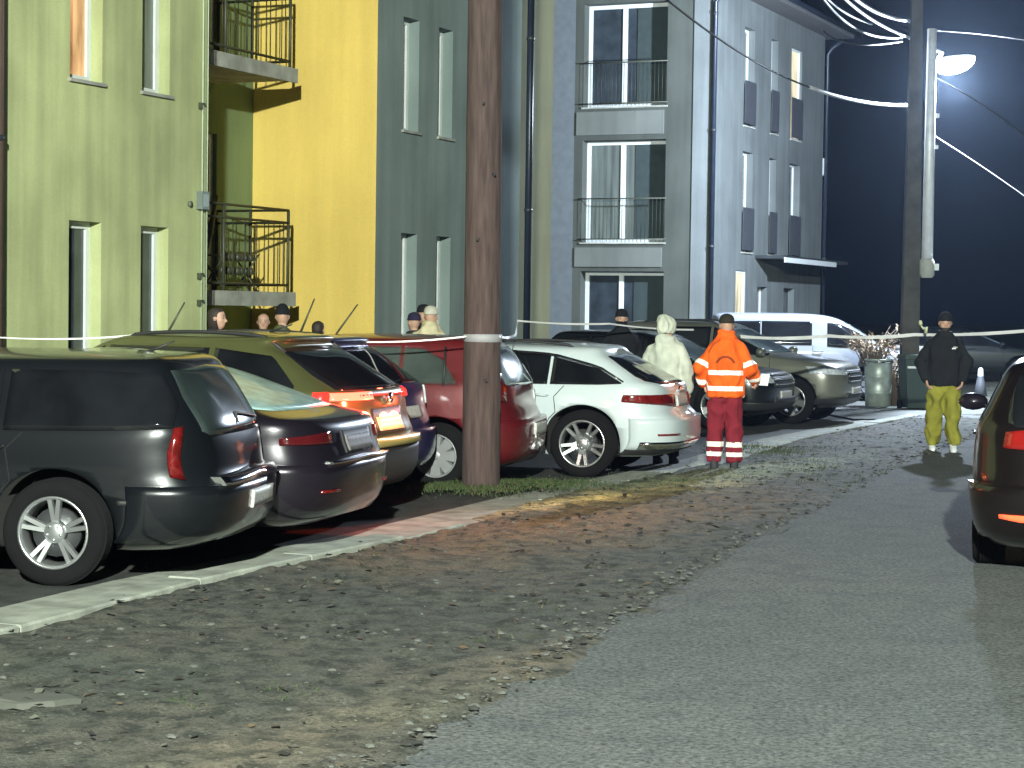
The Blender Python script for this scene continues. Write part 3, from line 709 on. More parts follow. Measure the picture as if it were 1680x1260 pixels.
def build_car(name, label, loc, ang, rows, pm, wheels=(-1.35, 1.35), wr=.32, rr=.215, wstyle='twin5', track=.78, holes=None, sides=(), rearw=None, screen=None, screen_m=None, rear_m=None, lamps=(), plate=None, rplate_m=None, bumpers=(), handles=(), mirror=None, rails=None, heads=(), strips=(), cat='car', fuel=None, extra=None, rim_m=None, roofbox=None, mirror_m=None, side_m=None, seams=None, squash=.94, group='cars parked in a row with their tails to the kerb'):
    t = empty(name, loc, ang); tag(t, label, cat, group)
    if seams is None:
        zb = sides[0][-1][1]-.015; x_r = wheels[0]; xm = sides[1][-1][0]+.02 if len(sides) > 1 else 0
        ra = wr+.075; rr_ = lambda a: (x_r+ra*math.cos(a), wr+.015+ra*math.sin(a))
        seams = [[(x_r+.20, zb), (x_r+.30, .84)]+[rr_(R(q)) for q in (48, 34, 20)]+[(x_r+.47, .33)], [(xm, zb+.02), (xm, .7), (xm+.02, .33)], [(xm+.98, zb-.06), (xm+1.0, .6), (xm+.96, .33)], [(x_r+.47, .33), (xm+.96, .33)]]
        seams = [[q2 for a, c in zip(L_, L_[1:]) for q2 in [(a[0]+(c[0]-a[0])*i/6, a[1]+(c[1]-a[1])*i/6) for i in range(6)]]+[L_[-1]] for L_ in seams]
    bd = Body(rows); o = bd.mesh().build('body', [pm, M['well']], t)
    cut = MB()
    for x in wheels:
        for sg in (-1, 1):
            cut.tube([(x, sg*(track-.36), wr+.015), (x, sg*(track+.3), wr+.015)], wr+.055, 48)
    co = cut.build('cutter', M['well'])
    cutters = [co]
    if holes:
        c2 = MB()
        for poly in holes: c2.prism(poly, -1.2, 1.2)
        cutters.append(c2.build('cutter', M['well']))
    for c_ in cutters:
        c_.parent = t; md = o.modifiers.new('b', 'BOOLEAN'); md.object = c_; md.solver = 'EXACT'; md.operation = 'DIFFERENCE'; md.use_self = False; md.material_mode = 'TRANSFER'
    bake(o)
    for c_ in cutters: bpy.data.objects.remove(c_)
    for x in wheels:
        for sg in (1, -1): make_wheel(t, x, sg*track, wr, rr, wstyle, rim_m)
    for sd in (1, -1):
        for pts in sides: patch(lambda u, z, e: bd.side(u, z, sd, e), pts, n=18).build('side_window', side_m or M['car_glass'], t)
        for x, z in handles:
            h = MB(); p = [bd.side(x+dx, z+.004*math.sin(dx*20), sd, ee) for dx, ee in ((-.09, .002), (-.075, .03), (.075, .03), (.09, .002))]; h.tube(p, [.008, .012, .012, .008], 8); h.build('door_handle', pm if pm not in (M['p_black'],) else M['chrome'], t)
        for x0, x1, z0, z1, mm, nm in strips: patch(lambda u, z, e: bd.side(u, z, sd, e), [(x0, z0, z1), (x1, z0, z1)], e=.012, rows=2).build(nm, mm, t)
        if mirror:
            mx_, mz = mirror; base = bd.side(mx_, mz, sd); h = MB()
            h.lathe([(.001, -.08), (.06, -.07), (.085, -.02), (.085, .03), (.06, .07), (.001, .075)], 14, mtx=Matrix.Translation(base+Vector((.02, sd*.15, .06))) @ Matrix.Rotation(R(90), 4, 'Y') @ Matrix.Diagonal((.85, 1.35, .85, 1)))
            h.tube([base+Vector((0, -sd*.03, 0)), base+Vector((.02, sd*.09, .04))], .025, 8)
            h.build('wing_mirror', mirror_m or pm, t)
        if rails:
            h = MB(); x0, x1, ry, rz = rails; n = 16; pts = []
            for k in range(n+1):
                u = k/n; x = x0+(x1-x0)*u; zz = rz+.05*min(1, math.sin(math.pi*u)*3)-.06*(1-min(1, math.sin(math.pi*u)*2.5))-(.05*(2*u-1)**2)
                pts.append((x, sd*ry, zz))
            h.tube(pts, .016, 8); h.build('roof_rail', rails_m.get(name, M['plastic']), t)
        for k_, xs_ in enumerate(seams):
            h = MB(); h.tube([bd.side(xx, zz, sd, .0005) for xx, zz in xs_], .0045, 5); h.build('door_seam', M['well'], t)
    def RE(u, z, e): return bd.end(u, z, False, e)
    def FE(u, z, e): return bd.end(u, z, True, e)
    if rearw: patch(RE, rearw, n=22, rows=10).build('rear_window', rear_m or M['car_glass'], t)
    if screen: patch(FE, screen, n=22, rows=10).build('windscreen', screen_m or M['screen'], t)
    for nm, kind, i0, i1, lo, hi, mm, e in lamps:
        # kind R/F: range of columns on the rear / front ring
        fr = kind == 'F'; idx = list(range(i0, i1+1)); n = len(idx)
        def tri(k, v): return v if not isinstance(v, (tuple, list)) else v[0]+(v[1]-v[0])*k/max(1, n-1)
        c = [(i, tri(k, lo), tri(k, hi)) for k, i in enumerate(idx)]
        patch(lambda u, z, ee: bd.ring(RC[int(round(u))], z, fr, ee), c, e=e, rows=4, exact=True).build(nm, mm, t)
    for fr, e, z0, z1, mm, i0, i1, nm in bumpers:
        patch(lambda u, z, ee: bd.ring(RC[int(round(u))], z, fr, ee), [(i, z0, z1) for i in range(i0, i1+1)], e=e, rows=6, exact=True).build(nm, mm, t)
    if plate:
        fr, y0, pz = plate[0], plate[1], plate[2]
        patch(FE if fr else RE, [(y0-.26, pz-.055, pz+.055), (y0+.26, pz-.055, pz+.055)], e=.018 if len(plate) < 4 else plate[3], rows=3).build('number_plate', rplate_m or M['plate'], t)
    if extra: extra(t, bd)
    if squash != 1:
        for o in bpy.data.objects:
            if o.parent == t and o.type == 'MESH' and not o.name.startswith('wheel'):
                for v in o.data.vertices:
                    if v.co.z > .6: v.co.z = .6+(v.co.z-.6)*squash
    return t
rails_m = {}
NR = len(RC)   # 39 columns: 0..7 left side, 8..30 rear, 31..38 right side

def rear_corner(px, r, hd, width):
    """car origin offset helpers: rear-right corner on the ray of column px whose row coordinate is r"""
    k = (px-840)/F; fw = Vector((-math.sin(R(-hd)) if False else math.sin(R(hd)), math.cos(R(hd)), 0))
    lat = Vector((-fw.y, fw.x, 0))*-1      # to the car's right
    lat = Vector((fw.y, -fw.x, 0))
    y = r/(.92+k*.39); return Vector((k*y, y, 0)), fw, lat
def place(px, r, hd, half_w, xrear):
    """origin of a car whose rear-right (rounded) corner is seen at column px; hd: heading, degrees right of straight ahead"""
    c, fw, lat = rear_corner(px, r, hd, half_w)
    return c-lat*(half_w*.9)-fw*(xrear+.06), math.atan2(fw.y, fw.x)
WAG = [(.19, -2.08, 2.1, .78), (.26, -2.22, 2.22, .84), (.42, -2.30, 2.30, .885), (.60, -2.31, 2.30, .90), (.74, -2.27, 2.26, .90), (.84, -2.24, 2.08, .895), (.92, -2.215, 1.45, .88), (.98, -2.185, .95, .865), (1.12, -2.07, .62, .80), (1.26, -1.93, .32, .735), (1.35, -1.82, .12, .69), (1.395, -1.72, -.02, .635), (1.425, -1.55, -.22, .52), (1.445, -1.25, -.5, .30), (1.452, -.95, -.7, .1)]
def shift(rows, dz=0, sx=1, sz=1, sw=1): return [(z*sz+dz*(z > .5), a*sx, b*sx, w_*sw) for z, a, b, w_ in rows]
HDG = -67

# 1: black estate, nearest on the left
rows1 = [(.22, -2.1, 2.1, .78), (.28, -2.25, 2.22, .84), (.42, -2.34, 2.30, .885), (.60, -2.35, 2.30, .90), (.70, -2.29, 2.26, .90), (.84, -2.27, 2.10, .895), (.92, -2.25, 1.45, .885), (.98, -2.23, .95, .87), (1.12, -2.16, .62, .815), (1.26, -2.08, .32, .755), (1.36, -2.01, .12, .715), (1.41, -1.97, -.02, .67), (1.44, -1.90, -.22, .56), (1.46, -1.6, -.5, .32), (1.467, -1.3, -.7, .1)]
loc, an = place(458, 11.9, -83, .90, -2.35)
def x1(t, bd):
    b = patch(lambda u, z, e: bd.end(u, z, False, e), [(-.66, .615, .67), (0, .63, .70), (.66, .615, .67)], e=.05, rows=2); b.build('bumper_step', M['chrome'], t)
    b = MB(); b.tube([(-1.6, 0, 1.44), (-1.8, 0, 1.53)], [.012, .005], 6); b.build('roof_aerial', M['plastic'], t)
    b = MB()
    for k in range(5): pass
    b = patch(lambda u, z, e: bd.end(u, z, False, e), [(-.45, 1.0, 1.016), (.05, 1.05, 1.066), (.06, .99, 1.0)], e=.02, rows=1); b.build('rear_wiper', M['plastic'], t)
build_car('parked_estate_car', 'black estate car with twin spoke alloy wheels, nearest the camera at the left', loc, an, rows1, M['p_black'], wheels=(-1.32, 1.36), wr=.325, rr=.218, wstyle='twin5', track=.79,
    sides=[[(-2.04, .99, 1.14), (-1.93, .98, 1.33), (-1.5, .965, 1.345), (-1.0, .96, 1.345)], [(-.96, .96, 1.345), (-.5, .955, 1.355), (-.04, .95, 1.35)], [(0, .95, 1.345), (.25, .95, 1.24), (.6, .95, 1.08), (.82, .95, .97)]],
    rearw=[(-.66, .96, 1.18), (-.60, .935, 1.35), (0, .93, 1.375), (.60, .935, 1.35), (.66, .96, 1.18)], rear_m=glass('rear_glass_grey', (.025, .035, .035), .1),
    screen=[(-.72, .98, 1.06), (-.6, .98, 1.34), (0, .98, 1.37), (.6, .98, 1.34), (.72, .98, 1.06)],
    lamps=[('tail_light', 'R', 6, 7, (.68, .66), (.99, 1.0), M['lamp_red'], .012), ('tail_light', 'R', 31, 32, (.66, .68), (1.0, .99), M['lamp_red'], .012)],
    plate=(False, -.02, .5, .045), bumpers=[(False, .03, .27, .62, M['p_black'], 3, NR-4, 'rear_bumper'), (True, .03, .25, .6, M['p_black'], 4, NR-5, 'front_bumper')],
    handles=((-.92, .86), (.1, .85)), mirror=(.72, .95), strips=((-.75, .85, .52, .57, M['plastic'], 'rubbing_strip'), (-2.05, -1.72, .50, .53, M['plastic'], 'rubbing_strip')), extra=x1)

# 2: dark saloon with a frosted rear window
rows2 = [(.2, -2.08, 2.12, .78), (.27, -2.24, 2.24, .84), (.42, -2.31, 2.31, .89), (.62, -2.32, 2.30, .905), (.80, -2.27, 2.18, .90), (.88, -2.25, 1.6, .89), (.945, -2.20, 1.0, .87), (.975, -2.08, .86, .85), (1.01, -1.92, .76, .82), (1.12, -1.60, .56, .775), (1.25, -1.22, .30, .715), (1.34, -.88, .1, .665), (1.39, -.64, -.05, .60), (1.42, -.48, -.2, .45), (1.435, -.4, -.28, .2)]
loc, an = place(640, 13.5, -76, .905, -2.32)
def x2(t, bd):
    patch(lambda u, z, e: bd.end(u, z, False, e), [(-.30, .70, .86), (.30, .70, .86)], e=.008, rows=2).build('plate_recess', M['plastic'], t)
    patch(lambda u, z, e: bd.end(u, z, False, e), [(-.62, .635, .655), (0, .655, .675), (.62, .635, .655)], e=.05, rows=1).build('bumper_trim', M['chrome'], t)
    for sd in (1, -1): patch(lambda u, z, e: bd.ring(RC[int(round(u))], z, False, e), [(i, .44, .46) for i in range(9, 13)] if sd > 0 else [(i, .44, .46) for i in range(26, 30)], e=.045, rows=1, exact=True).build('reflector', M['lamp_red'], t)
build_car('parked_saloon_car', 'dark saloon with a misted pale rear window beside the black estate', loc, an, rows2, M['p_navy'], wheels=(-1.28, 1.42), wr=.32, rr=.215, wstyle='ten', track=.78,
    sides=[[(-1.52, 1.0, 1.01), (-1.15, .99, 1.15), (-.8, .98, 1.29), (-.62, .98, 1.32)], [(-.58, .98, 1.325), (.0, .97, 1.335)], [(.04, .97, 1.33), (.3, .97, 1.24), (.85, .96, .99)]],
    rearw=[(-.70, 1.025, 1.12), (-.60, 1.012, 1.34), (0, 1.005, 1.375), (.60, 1.012, 1.34), (.70, 1.025, 1.12)], rear_m=M['frost'],
    screen=[(-.72, 1.03, 1.1), (-.58, 1.02, 1.34), (0, 1.02, 1.37), (.58, 1.02, 1.34), (.72, 1.03, 1.1)], screen_m=M['frost'],
    lamps=[('tail_light', 'R', 6, 12, (.78, .78), (.83, .87), M['lamp_dark'], .01), ('tail_light', 'R', 26, 32, (.78, .78), (.87, .83), M['lamp_dark'], .01)],
    plate=(False, 0, .77, .02), rplate_m=M['plate_dim'], bumpers=[(False, .032, .26, .64, M['p_navy'], 4, NR-5, 'rear_bumper')], handles=((-.8, .86), (.2, .86)), mirror=(.78, .98), extra=x2)

# 3: gold-green crossover, brake lamps on
rows3 = [(.24, -2.02, 2.05, .78), (.30, -2.14, 2.16, .85), (.45, -2.20, 2.22, .90), (.66, -2.20, 2.22, .92), (.84, -2.14, 2.12, .915), (.96, -2.12, 1.7, .90), (1.06, -2.09, 1.05, .875), (1.10, -2.03, .92, .86), (1.22, -1.84, .62, .80), (1.36, -1.62, .32, .74), (1.46, -1.46, .12, .69), (1.50, -1.50, .0, .65), (1.53, -1.45, -.2, .54), (1.55, -1.15, -.4, .32), (1.556, -.9, -.6, .1)]
loc, an = place(692, 15.4, -73, .915, -2.2)
def x3(t, bd):
    E = lambda u, z, e: bd.end(u, z, False, e)
    patch(E, [(-.50, 1.03, 1.045), (.50, 1.03, 1.045)], e=.02, rows=1).build('lamp_strip', M['lamp_edge'], t)
    patch(E, [(-.34, .70, .92), (.34, .70, .92)], e=.006, rows=3).build('plate_recess', M['plastic'], t)
    for y in (-.11, .11): patch(E, [(y-.075, .845, .865), (y, .845, .885), (y+.075, .845, .865)], e=.03, rows=2).build('plate_lamp', M['plate_lamp'], t)
    patch(E, [(-.6, .60, .675), (.6, .60, .675)], e=.06, rows=2).build('bumper_step', paint('gold_step', (.62, .52, .14)), t)
    b = MB(); p = bd.end(-.06, 1.0, False, .02); b.lathe([(.001, 0), (.05, .0), (.05, .02), (.001, .025)], 16, mtx=Matrix.Translation(p) @ Matrix.Rotation(R(-90), 4, 'Y')); b.build('badge', M['chrome'], t)
    for y, z, pw, cl in ((.62, 1.0, 22, (1, .10, .05)), (-.55, 1.0, 6, (1, .10, .05)), (0, .86, 5, (1, .5, .2))):
        q = bd.end(y, z, False, .12); l = light('brake_lamp_light' if pw > 5 else 'plate_lamp_light', 'POINT', (0, 0, 0), pw, cl, .04); l.parent = t; l.location = q+Vector((-.06, 0, 0))
    b = MB(); b.tube([(-1.1, 0, 1.55), (-1.3, 0, 1.62)], [.012, .006], 6); b.build('roof_aerial', M['plastic'], t)
build_car('parked_crossover_car', 'gold green crossover with glowing brake lights and an orange lit number plate', loc, an, rows3, M['p_olive'], wheels=(-1.28, 1.35), wr=.33, rr=.22, wstyle='ten', track=.80,
    sides=[[(-1.68, 1.08, 1.12), (-1.45, 1.06, 1.36), (-.95, 1.05, 1.42)], [(-.9, 1.05, 1.42), (-.02, 1.04, 1.43)], [(.03, 1.04, 1.42), (.35, 1.04, 1.28), (.85, 1.03, 1.08)]],
    rearw=[(-.70, 1.09, 1.2), (-.62, 1.08, 1.42), (0, 1.075, 1.445), (.62, 1.08, 1.42), (.70, 1.09, 1.2)],
    screen=[(-.72, 1.1, 1.15), (-.6, 1.09, 1.40), (0, 1.09, 1.44), (.6, 1.09, 1.40), (.72, 1.1, 1.15)],
    lamps=[('tail_light', 'R', 5, 7, (.99, .99), (1.07, 1.075), M['lamp_edge'], .014), ('brake_light', 'R', 7, 15, (1.0, 1.0), (1.065, 1.065), M['lamp_on'], .02), ('brake_light', 'R', 27, 29, (1.0, 1.0), (1.06, 1.06), M['lamp_edge'], .02), ('tail_light', 'R', 29, 32, (.99, .99), (1.08, 1.07), M['lamp_edge'], .014)],
    plate=(False, 0, .79, .02), rplate_m=M['plate_lit'], bumpers=[(False, .04, .27, .60, M['plastic'], 4, NR-5, 'rear_bumper')], handles=((-.85, .93), (.15, .93)), mirror=(.8, 1.03), rails=(-1.5, .0, .6, 1.5), extra=x3)

# 4: blue hatchback, only its right rear corner shows
rows4 = shift(rows3, sz=.97, sx=.85, sw=.93)
loc, an = place(716, 17.1, -73, .86, -1.87)
build_car('parked_hatchback_car', 'dark blue hatchback tail showing between the gold crossover and the red car', loc, an, rows4, M['p_blue'], wheels=(-1.1, 1.15), wr=.31, rr=.2, wstyle='cap', track=.73,
    sides=[[(-1.5, 1.05, 1.1), (-1.3, 1.04, 1.33), (-.4, 1.02, 1.38)], [(-.35, 1.02, 1.38), (.3, 1.02, 1.26), (.78, 1.01, 1.05)]],
    rearw=[(-.68, 1.07, 1.2), (-.58, 1.06, 1.38), (0, 1.055, 1.40), (.58, 1.06, 1.38), (.68, 1.07, 1.2)],
    lamps=[('tail_light', 'R', 5, 9, (.86, .84), (1.0, 1.02), M['lamp_red'], .012), ('tail_light', 'R', 29, 33, (.84, .86), (1.02, 1.0), M['head_glass'], .012)],
    plate=(False, 0, .78), bumpers=[(False, .05, .27, .62, M['p_blue'], 4, NR-5, 'rear_bumper')], mirror=(.75, 1.0), side_m=M['car_glass_clear'], holes=[[(-1.3, 1.08), (-1.2, 1.3), (.2, 1.32), (.62, 1.08)]])

# 5: red hatchback behind the timber pole
rows5 = [(.2, -1.86, 1.9, .76), (.26, -1.98, 2.0, .81), (.42, -2.04, 2.05, .85), (.62, -2.05, 2.05, .865), (.80, -1.98, 1.98, .865), (.92, -1.96, 1.6, .855), (1.0, -1.94, 1.05, .84), (1.12, -1.88, .86, .79), (1.28, -1.78, .6, .725), (1.40, -1.68, .4, .675), (1.455, -1.60, .25, .63), (1.485, -1.50, .1, .52), (1.50, -1.2, -.15, .32), (1.507, -.9, -.4, .1)]
loc, an = place(894, 18.95, -78, .865, -2.05)
def x5(t, bd):
    patch(lambda u, z, e: bd.end(u, z, False, e), [(-.5, .84, .93), (-.36, .84, .93)], e=.012, rows=1).build('sticker', M['white_frame'], t)
    b = MB()
    for y in (-.38, .38):
        for x in (-.75, .25): b.box(x-.06, x+.06, y-.24, y+.24, .45, 1.12); b.box(x-.05, x+.05, y-.13, y+.13, 1.12, 1.3)
    b.build('seat', mat('seat_cloth', (.05, .05, .05), .9), t)
    b = MB(); b.tube([bd.side(-1.33, 1.0, 1, .01), bd.side(-1.31, 1.39, 1, .012)], .012, 6); b.build('window_divider', M['plastic'], t)
holes5 = [[(-1.36, 1.03), (-1.14, 1.035), (-.98, 1.35), (-.98, 1.36), (-1.2, 1.35)]]
build_car('parked_hatchback_car', 'red hatchback standing right behind the timber pole', loc, an, rows5, M['p_red'], wheels=(-1.26, 1.28), wr=.31, rr=.205, wstyle='cap', track=.75, rim_m=M['hubcap'],
    holes=[[(-1.42, 1.03), (-.92, 1.03), (-.92, 1.37), (-1.10, 1.36), (-1.3, 1.25)], [(-.86, 1.03), (-.15, 1.02), (-.15, 1.37), (-.86, 1.375)], [(-.07, 1.02), (.78, 1.02), (.35, 1.32), (-.07, 1.365)]],
    sides=[[(-1.46, 1.01, 1.03), (-1.3, 1.01, 1.26), (-1.10, 1.015, 1.37), (-.90, 1.015, 1.38)], [(-.88, 1.01, 1.385), (-.13, 1.0, 1.385)], [(-.09, 1.0, 1.38), (.37, 1.0, 1.33), (.84, 1.0, 1.01)]], side_m=M['car_glass_clear'],
    rearw=[(-.66, 1.03, 1.15), (-.60, 1.01, 1.38), (0, 1.0, 1.40), (.60, 1.01, 1.38), (.66, 1.03, 1.15)], rear_m=M['screen'],
    screen=[(-.7, 1.04, 1.1), (-.56, 1.03, 1.38), (0, 1.03, 1.42), (.56, 1.03, 1.38), (.7, 1.04, 1.1)],
    lamps=[('tail_light', 'R', 6, 9, (.86, .84), (1.16, 1.2), M['lamp_red'], .014), ('tail_light', 'R', 29, 32, (.84, .86), (1.2, 1.16), M['head_glass'], .014)],
    plate=(False, 0, .56, .07), bumpers=[(False, .05, .24, .66, M['p_red'], 4, NR-5, 'rear_bumper')], handles=((-.72, .95), (.1, .95)), mirror=(.75, 1.0), extra=x5)

# 6: white estate
rows6 = [(.22, -2.12, 2.16, .80), (.28, -2.28, 2.28, .86), (.42, -2.36, 2.36, .905), (.60, -2.36, 2.36, .92), (.72, -2.27, 2.32, .92), (.84, -2.25, 2.15, .915), (.93, -2.235, 1.5, .90), (.99, -2.20, 1.0, .88), (1.04, -2.10, .85, .855), (1.14, -1.93, .62, .80), (1.25, -1.74, .36, .745), (1.33, -1.60, .16, .70), (1.38, -1.56, .0, .65), (1.41, -1.50, -.2, .54), (1.43, -1.2, -.5, .32), (1.437, -.95, -.7, .1)]
loc, an = place(1150, 21.0, -74, .92, -2.36)
rails_m['parked_estate_car_white'] = M['chrome']
def x6(t, bd):
    E = lambda u, z, e: bd.end(u, z, False, e)
    patch(lambda u, z, e: bd.ring(RC[int(round(u))], z, False, e), [(i, .30, .38) for i in range(5, NR-5)], e=.044, rows=2, exact=True).build('bumper_insert', M['chrome'], t)
    for sd in (0, 1): patch(lambda u, z, e: bd.ring(RC[int(round(u))], z, False, e), [(i, .445, .465) for i in (range(7, 12) if sd else range(27, 32))], e=.046, rows=1, exact=True).build('reflector', M['lamp_red'], t)
    patch(E, [(-.14, .90, .925), (0, .90, .96), (.14, .90, .925)], e=.02, rows=2).build('badge', M['chrome'], t)
    for i, sd in enumerate((1, -1)):
        o = patch(lambda u, z, e: bd.side(u, z, sd, e), [(-1.82, 1.012, 1.03), (-1.55, 1.165, 1.195), (-1.05, 1.295, 1.325), (-.5, 1.335, 1.36), (0.1, 1.335, 1.36)], e=.012, rows=1).build('window_trim', M['chrome'], t)
build_car('parked_estate_car', 'white estate car with chrome roof rails and large five arm alloy wheels', loc, an, rows6, M['p_white'], wheels=(-1.40, 1.45), wr=.345, rr=.24, wstyle='v5', track=.80,
    sides=[[(-1.80, 1.0, 1.012), (-1.55, .985, 1.16), (-1.05, .98, 1.29)], [(-1.02, .98, 1.295), (-.55, .975, 1.33), (-.12, .97, 1.335)], [(-.08, .97, 1.335), (.25, .97, 1.24), (.86, .965, .99)]],
    rearw=[(-.74, 1.03, 1.08), (-.62, 1.0, 1.30), (0, .99, 1.325), (.62, 1.0, 1.30), (.74, 1.03, 1.08)],
    screen=[(-.72, 1.0, 1.1), (-.6, .99, 1.34), (0, .99, 1.37), (.6, .99, 1.34), (.72, 1.0, 1.1)],
    lamps=[('tail_light', 'R', 4, 14, (.80, .74), (.88, .885), M['lamp_red'], .012), ('tail_light', 'R', 24, 34, (.74, .80), (.885, .88), M['lamp_red'], .012)],
    plate=(False, 0, .80, .014), bumpers=[(False, .036, .30, .62, M['p_white'], 4, NR-5, 'rear_bumper'), (False, .03, .235, .30, M['plastic'], 4, NR-5, 'bumper_valance')],
    handles=((-.95, .86), (.15, .86)), mirror=(.8, .96), rails=(-1.35, .1, .60, 1.40), squash=.915, extra=x6)

# 7: black car facing out beside the paramedic
def front_place(px, Y, hd, xfront, half_w):
    """origin of a car whose front-right corner is seen at column px at distance Y"""
    k = (px-840)/F; c = Vector((k*Y, Y, 0)); fw = Vector((math.sin(R(hd)), math.cos(R(hd)), 0)); lat = Vector((fw.y, -fw.x, 0))
    return c-fw*xfront-lat*half_w*.0, math.atan2(fw.y, fw.x)
SUVR = [(.26, -2.12, 2.02, .80), (.34, -2.22, 2.18, .87), (.50, -2.26, 2.26, .92), (.72, -2.26, 2.26, .93), (.88, -2.22, 2.2, .925), (.98, -2.2, 2.0, .90), (1.04, -2.18, 1.55, .885), (1.10, -2.15, 1.1, .87), (1.2, -2.05, .88, .82), (1.36, -1.95, .56, .76), (1.5, -1.85, .28, .71), (1.58, -1.76, .1, .65), (1.62, -1.6, -.1, .54), (1.64, -1.3, -.4, .33), (1.648, -1.0, -.6, .1)]
GR2 = 'cars parked nose out in the second row'
def grille(t, bd, w_=.5, z0=.62, z1=.86, chrome=True):
    E = lambda u, z, e: bd.end(u, z, True, e)
    patch(E, [(-w_, z0+.03, z1), (-w_*.8, z0, z1), (w_*.8, z0, z1), (w_, z0+.03, z1)], e=.012, rows=3).build('grille', M['plastic'], t)
    if chrome:
        for z in (z0+.05, z0+.13, z0+.2): patch(E, [(-w_*.9, z, z+.022), (w_*.9, z, z+.022)], e=.02, rows=1).build('grille_bar', M['chrome'], t)
    patch(E, [(-w_, .33, .48), (w_, .33, .48)], e=.03, rows=2).build('lower_grille', M['plastic'], t)
def suv(label, px, Y, hd, rows, pm, **kw):
    sxx = rows[5][2]/2.0
    xf = max(r[2] for r in rows)
    loc, an = front_place(px, Y, hd, xf, .9)
    sc = rows[-1][0]/1.648
    f = lambda L: [(a*sxx, b*sc, c*sc) for a, b, c in L]; fe = lambda L: [(a, b*sc, c*sc) for a, b, c in L]
    args = dict(wheels=(-1.3*sxx, 1.36*sxx), wr=.36, rr=.235, wstyle='fan5', track=.81, side_m=M['car_glass'],
        sides=[f([(-1.85, 1.2, 1.25), (-1.7, 1.14, 1.46), (-1.05, 1.12, 1.53)]), f([(-1.0, 1.12, 1.535), (-.1, 1.1, 1.545)]), f([(-.05, 1.1, 1.54), (.25, 1.1, 1.42), (.95, 1.08, 1.12)])],
        rearw=fe([(-.7, 1.18, 1.3), (-.6, 1.16, 1.5), (.6, 1.16, 1.5), (.7, 1.18, 1.3)]),
        screen=fe([(-.74, 1.14, 1.2), (-.60, 1.125, 1.5), (0, 1.12, 1.55), (.60, 1.125, 1.5), (.74, 1.14, 1.2)]),
        lamps=[('headlamp', 'F', 3, 12, (.80*sc, .78*sc), (.92*sc, .90*sc), M['head_glass'], .012), ('headlamp', 'F', 26, 35, (.78*sc, .80*sc), (.90*sc, .92*sc), M['head_glass'], .012),
               ('tail_light', 'R', 4, 10, (.9*sc, .9*sc), (1.05*sc, 1.05*sc), M['lamp_red'], .012), ('tail_light', 'R', 28, 34, (.9*sc, .9*sc), (1.05*sc, 1.05*sc), M['lamp_red'], .012)],
        bumpers=[(True, .03, .30, .42, M['plastic'], 4, NR-5, 'front_bumper'), (False, .03, .30, .6, M['plastic'], 4, NR-5, 'rear_bumper')],
        handles=((-.9, 1.0*sc), (.1, 1.0*sc)), mirror=(.85*sxx, 1.08*sc), plate=(True, 0, .52), group=GR2, extra=lambda t, bd: grille(t, bd))
    args.update(kw)
    return build_car(kw.pop('name', 'parked_suv'), label, loc, an, rows, pm, **{k: v for k, v in args.items() if k != 'name'})
suv('black car parked nose out directly behind the orange jacket', 1290, 29.6, 114, shift(SUVR, sz=.90, sx=.86), M['p_black'])
suv('grey green off roader parked nose out in front of the white van', 1405, 31.6, 112, shift(SUVR, sz=1.0, sx=.92), M['p_suv'], rails=(-1.4, .1, .6, 1.6))
suv('dark green car parked far behind the man in yellow green trousers', 1725, 52, 96, shift(SUVR, sz=.90), M['p_dgreen'], wstyle='ten', wr=.33, rr=.22)

# 9: white passenger van
VAN = [(z, a*.66, b_, w_) for z, a, b_, w_ in [(.24, -2.42, 2.3, .82), (.32, -2.48, 2.45, .90), (.5, -2.5, 2.5, .95), (.8, -2.5, 2.48, .955), (.95, -2.49, 2.38, .95), (1.05, -2.48, 2.1, .94), (1.12, -2.475, 1.85, .93), (1.3, -2.45, 1.58, .89), (1.5, -2.42, 1.28, .855), (1.66, -2.4, 1.0, .82), (1.73, -2.36, .8, .76), (1.77, -2.25, .55, .62), (1.79, -2.0, .2, .36), (1.795, -1.7, -.2, .1)]]
loc, an = front_place(1500, 40.6, 97, 2.5, .95)
build_car('parked_van', 'white passenger van with long dark side windows beside the far grey building', loc, an, VAN, M['p_van'], wheels=(-.8, 1.6), wr=.34, rr=.22, wstyle='cap', track=.84, rim_m=M['hubcap'],
    sides=[[(-1.5, 1.12, 1.6), (-.6, 1.12, 1.62)], [(-.57, 1.12, 1.62), (.42, 1.12, 1.62)], [(.72, 1.1, 1.6), (.95, 1.08, 1.58), (1.3, 1.08, 1.42), (1.66, 1.12, 1.18)]],
    rearw=[(-.7, 1.1, 1.62), (.7, 1.1, 1.62)], screen=[(-.8, 1.13, 1.2), (-.7, 1.12, 1.62), (.7, 1.12, 1.62), (.8, 1.13, 1.2)],
    lamps=[('headlamp', 'F', 4, 12, (.80, .78), (1.0, .92), M['head_glass'], .012), ('headlamp', 'F', 26, 34, (.78, .80), (.92, 1.0), M['head_glass'], .012), ('tail_light', 'R', 5, 8, (.8, .8), (1.5, 1.5), M['lamp_red'], .012), ('tail_light', 'R', 30, 33, (.8, .8), (1.5, 1.5), M['lamp_red'], .012)],
    bumpers=[(True, .03, .27, .5, M['plastic'], 4, NR-5, 'front_bumper')], handles=((.55, 1.0), (-.1, 1.0)), mirror=(1.5, 1.12), plate=(True, 0, .5), cat='van', group=GR2, extra=lambda t, bd: grille(t, bd))

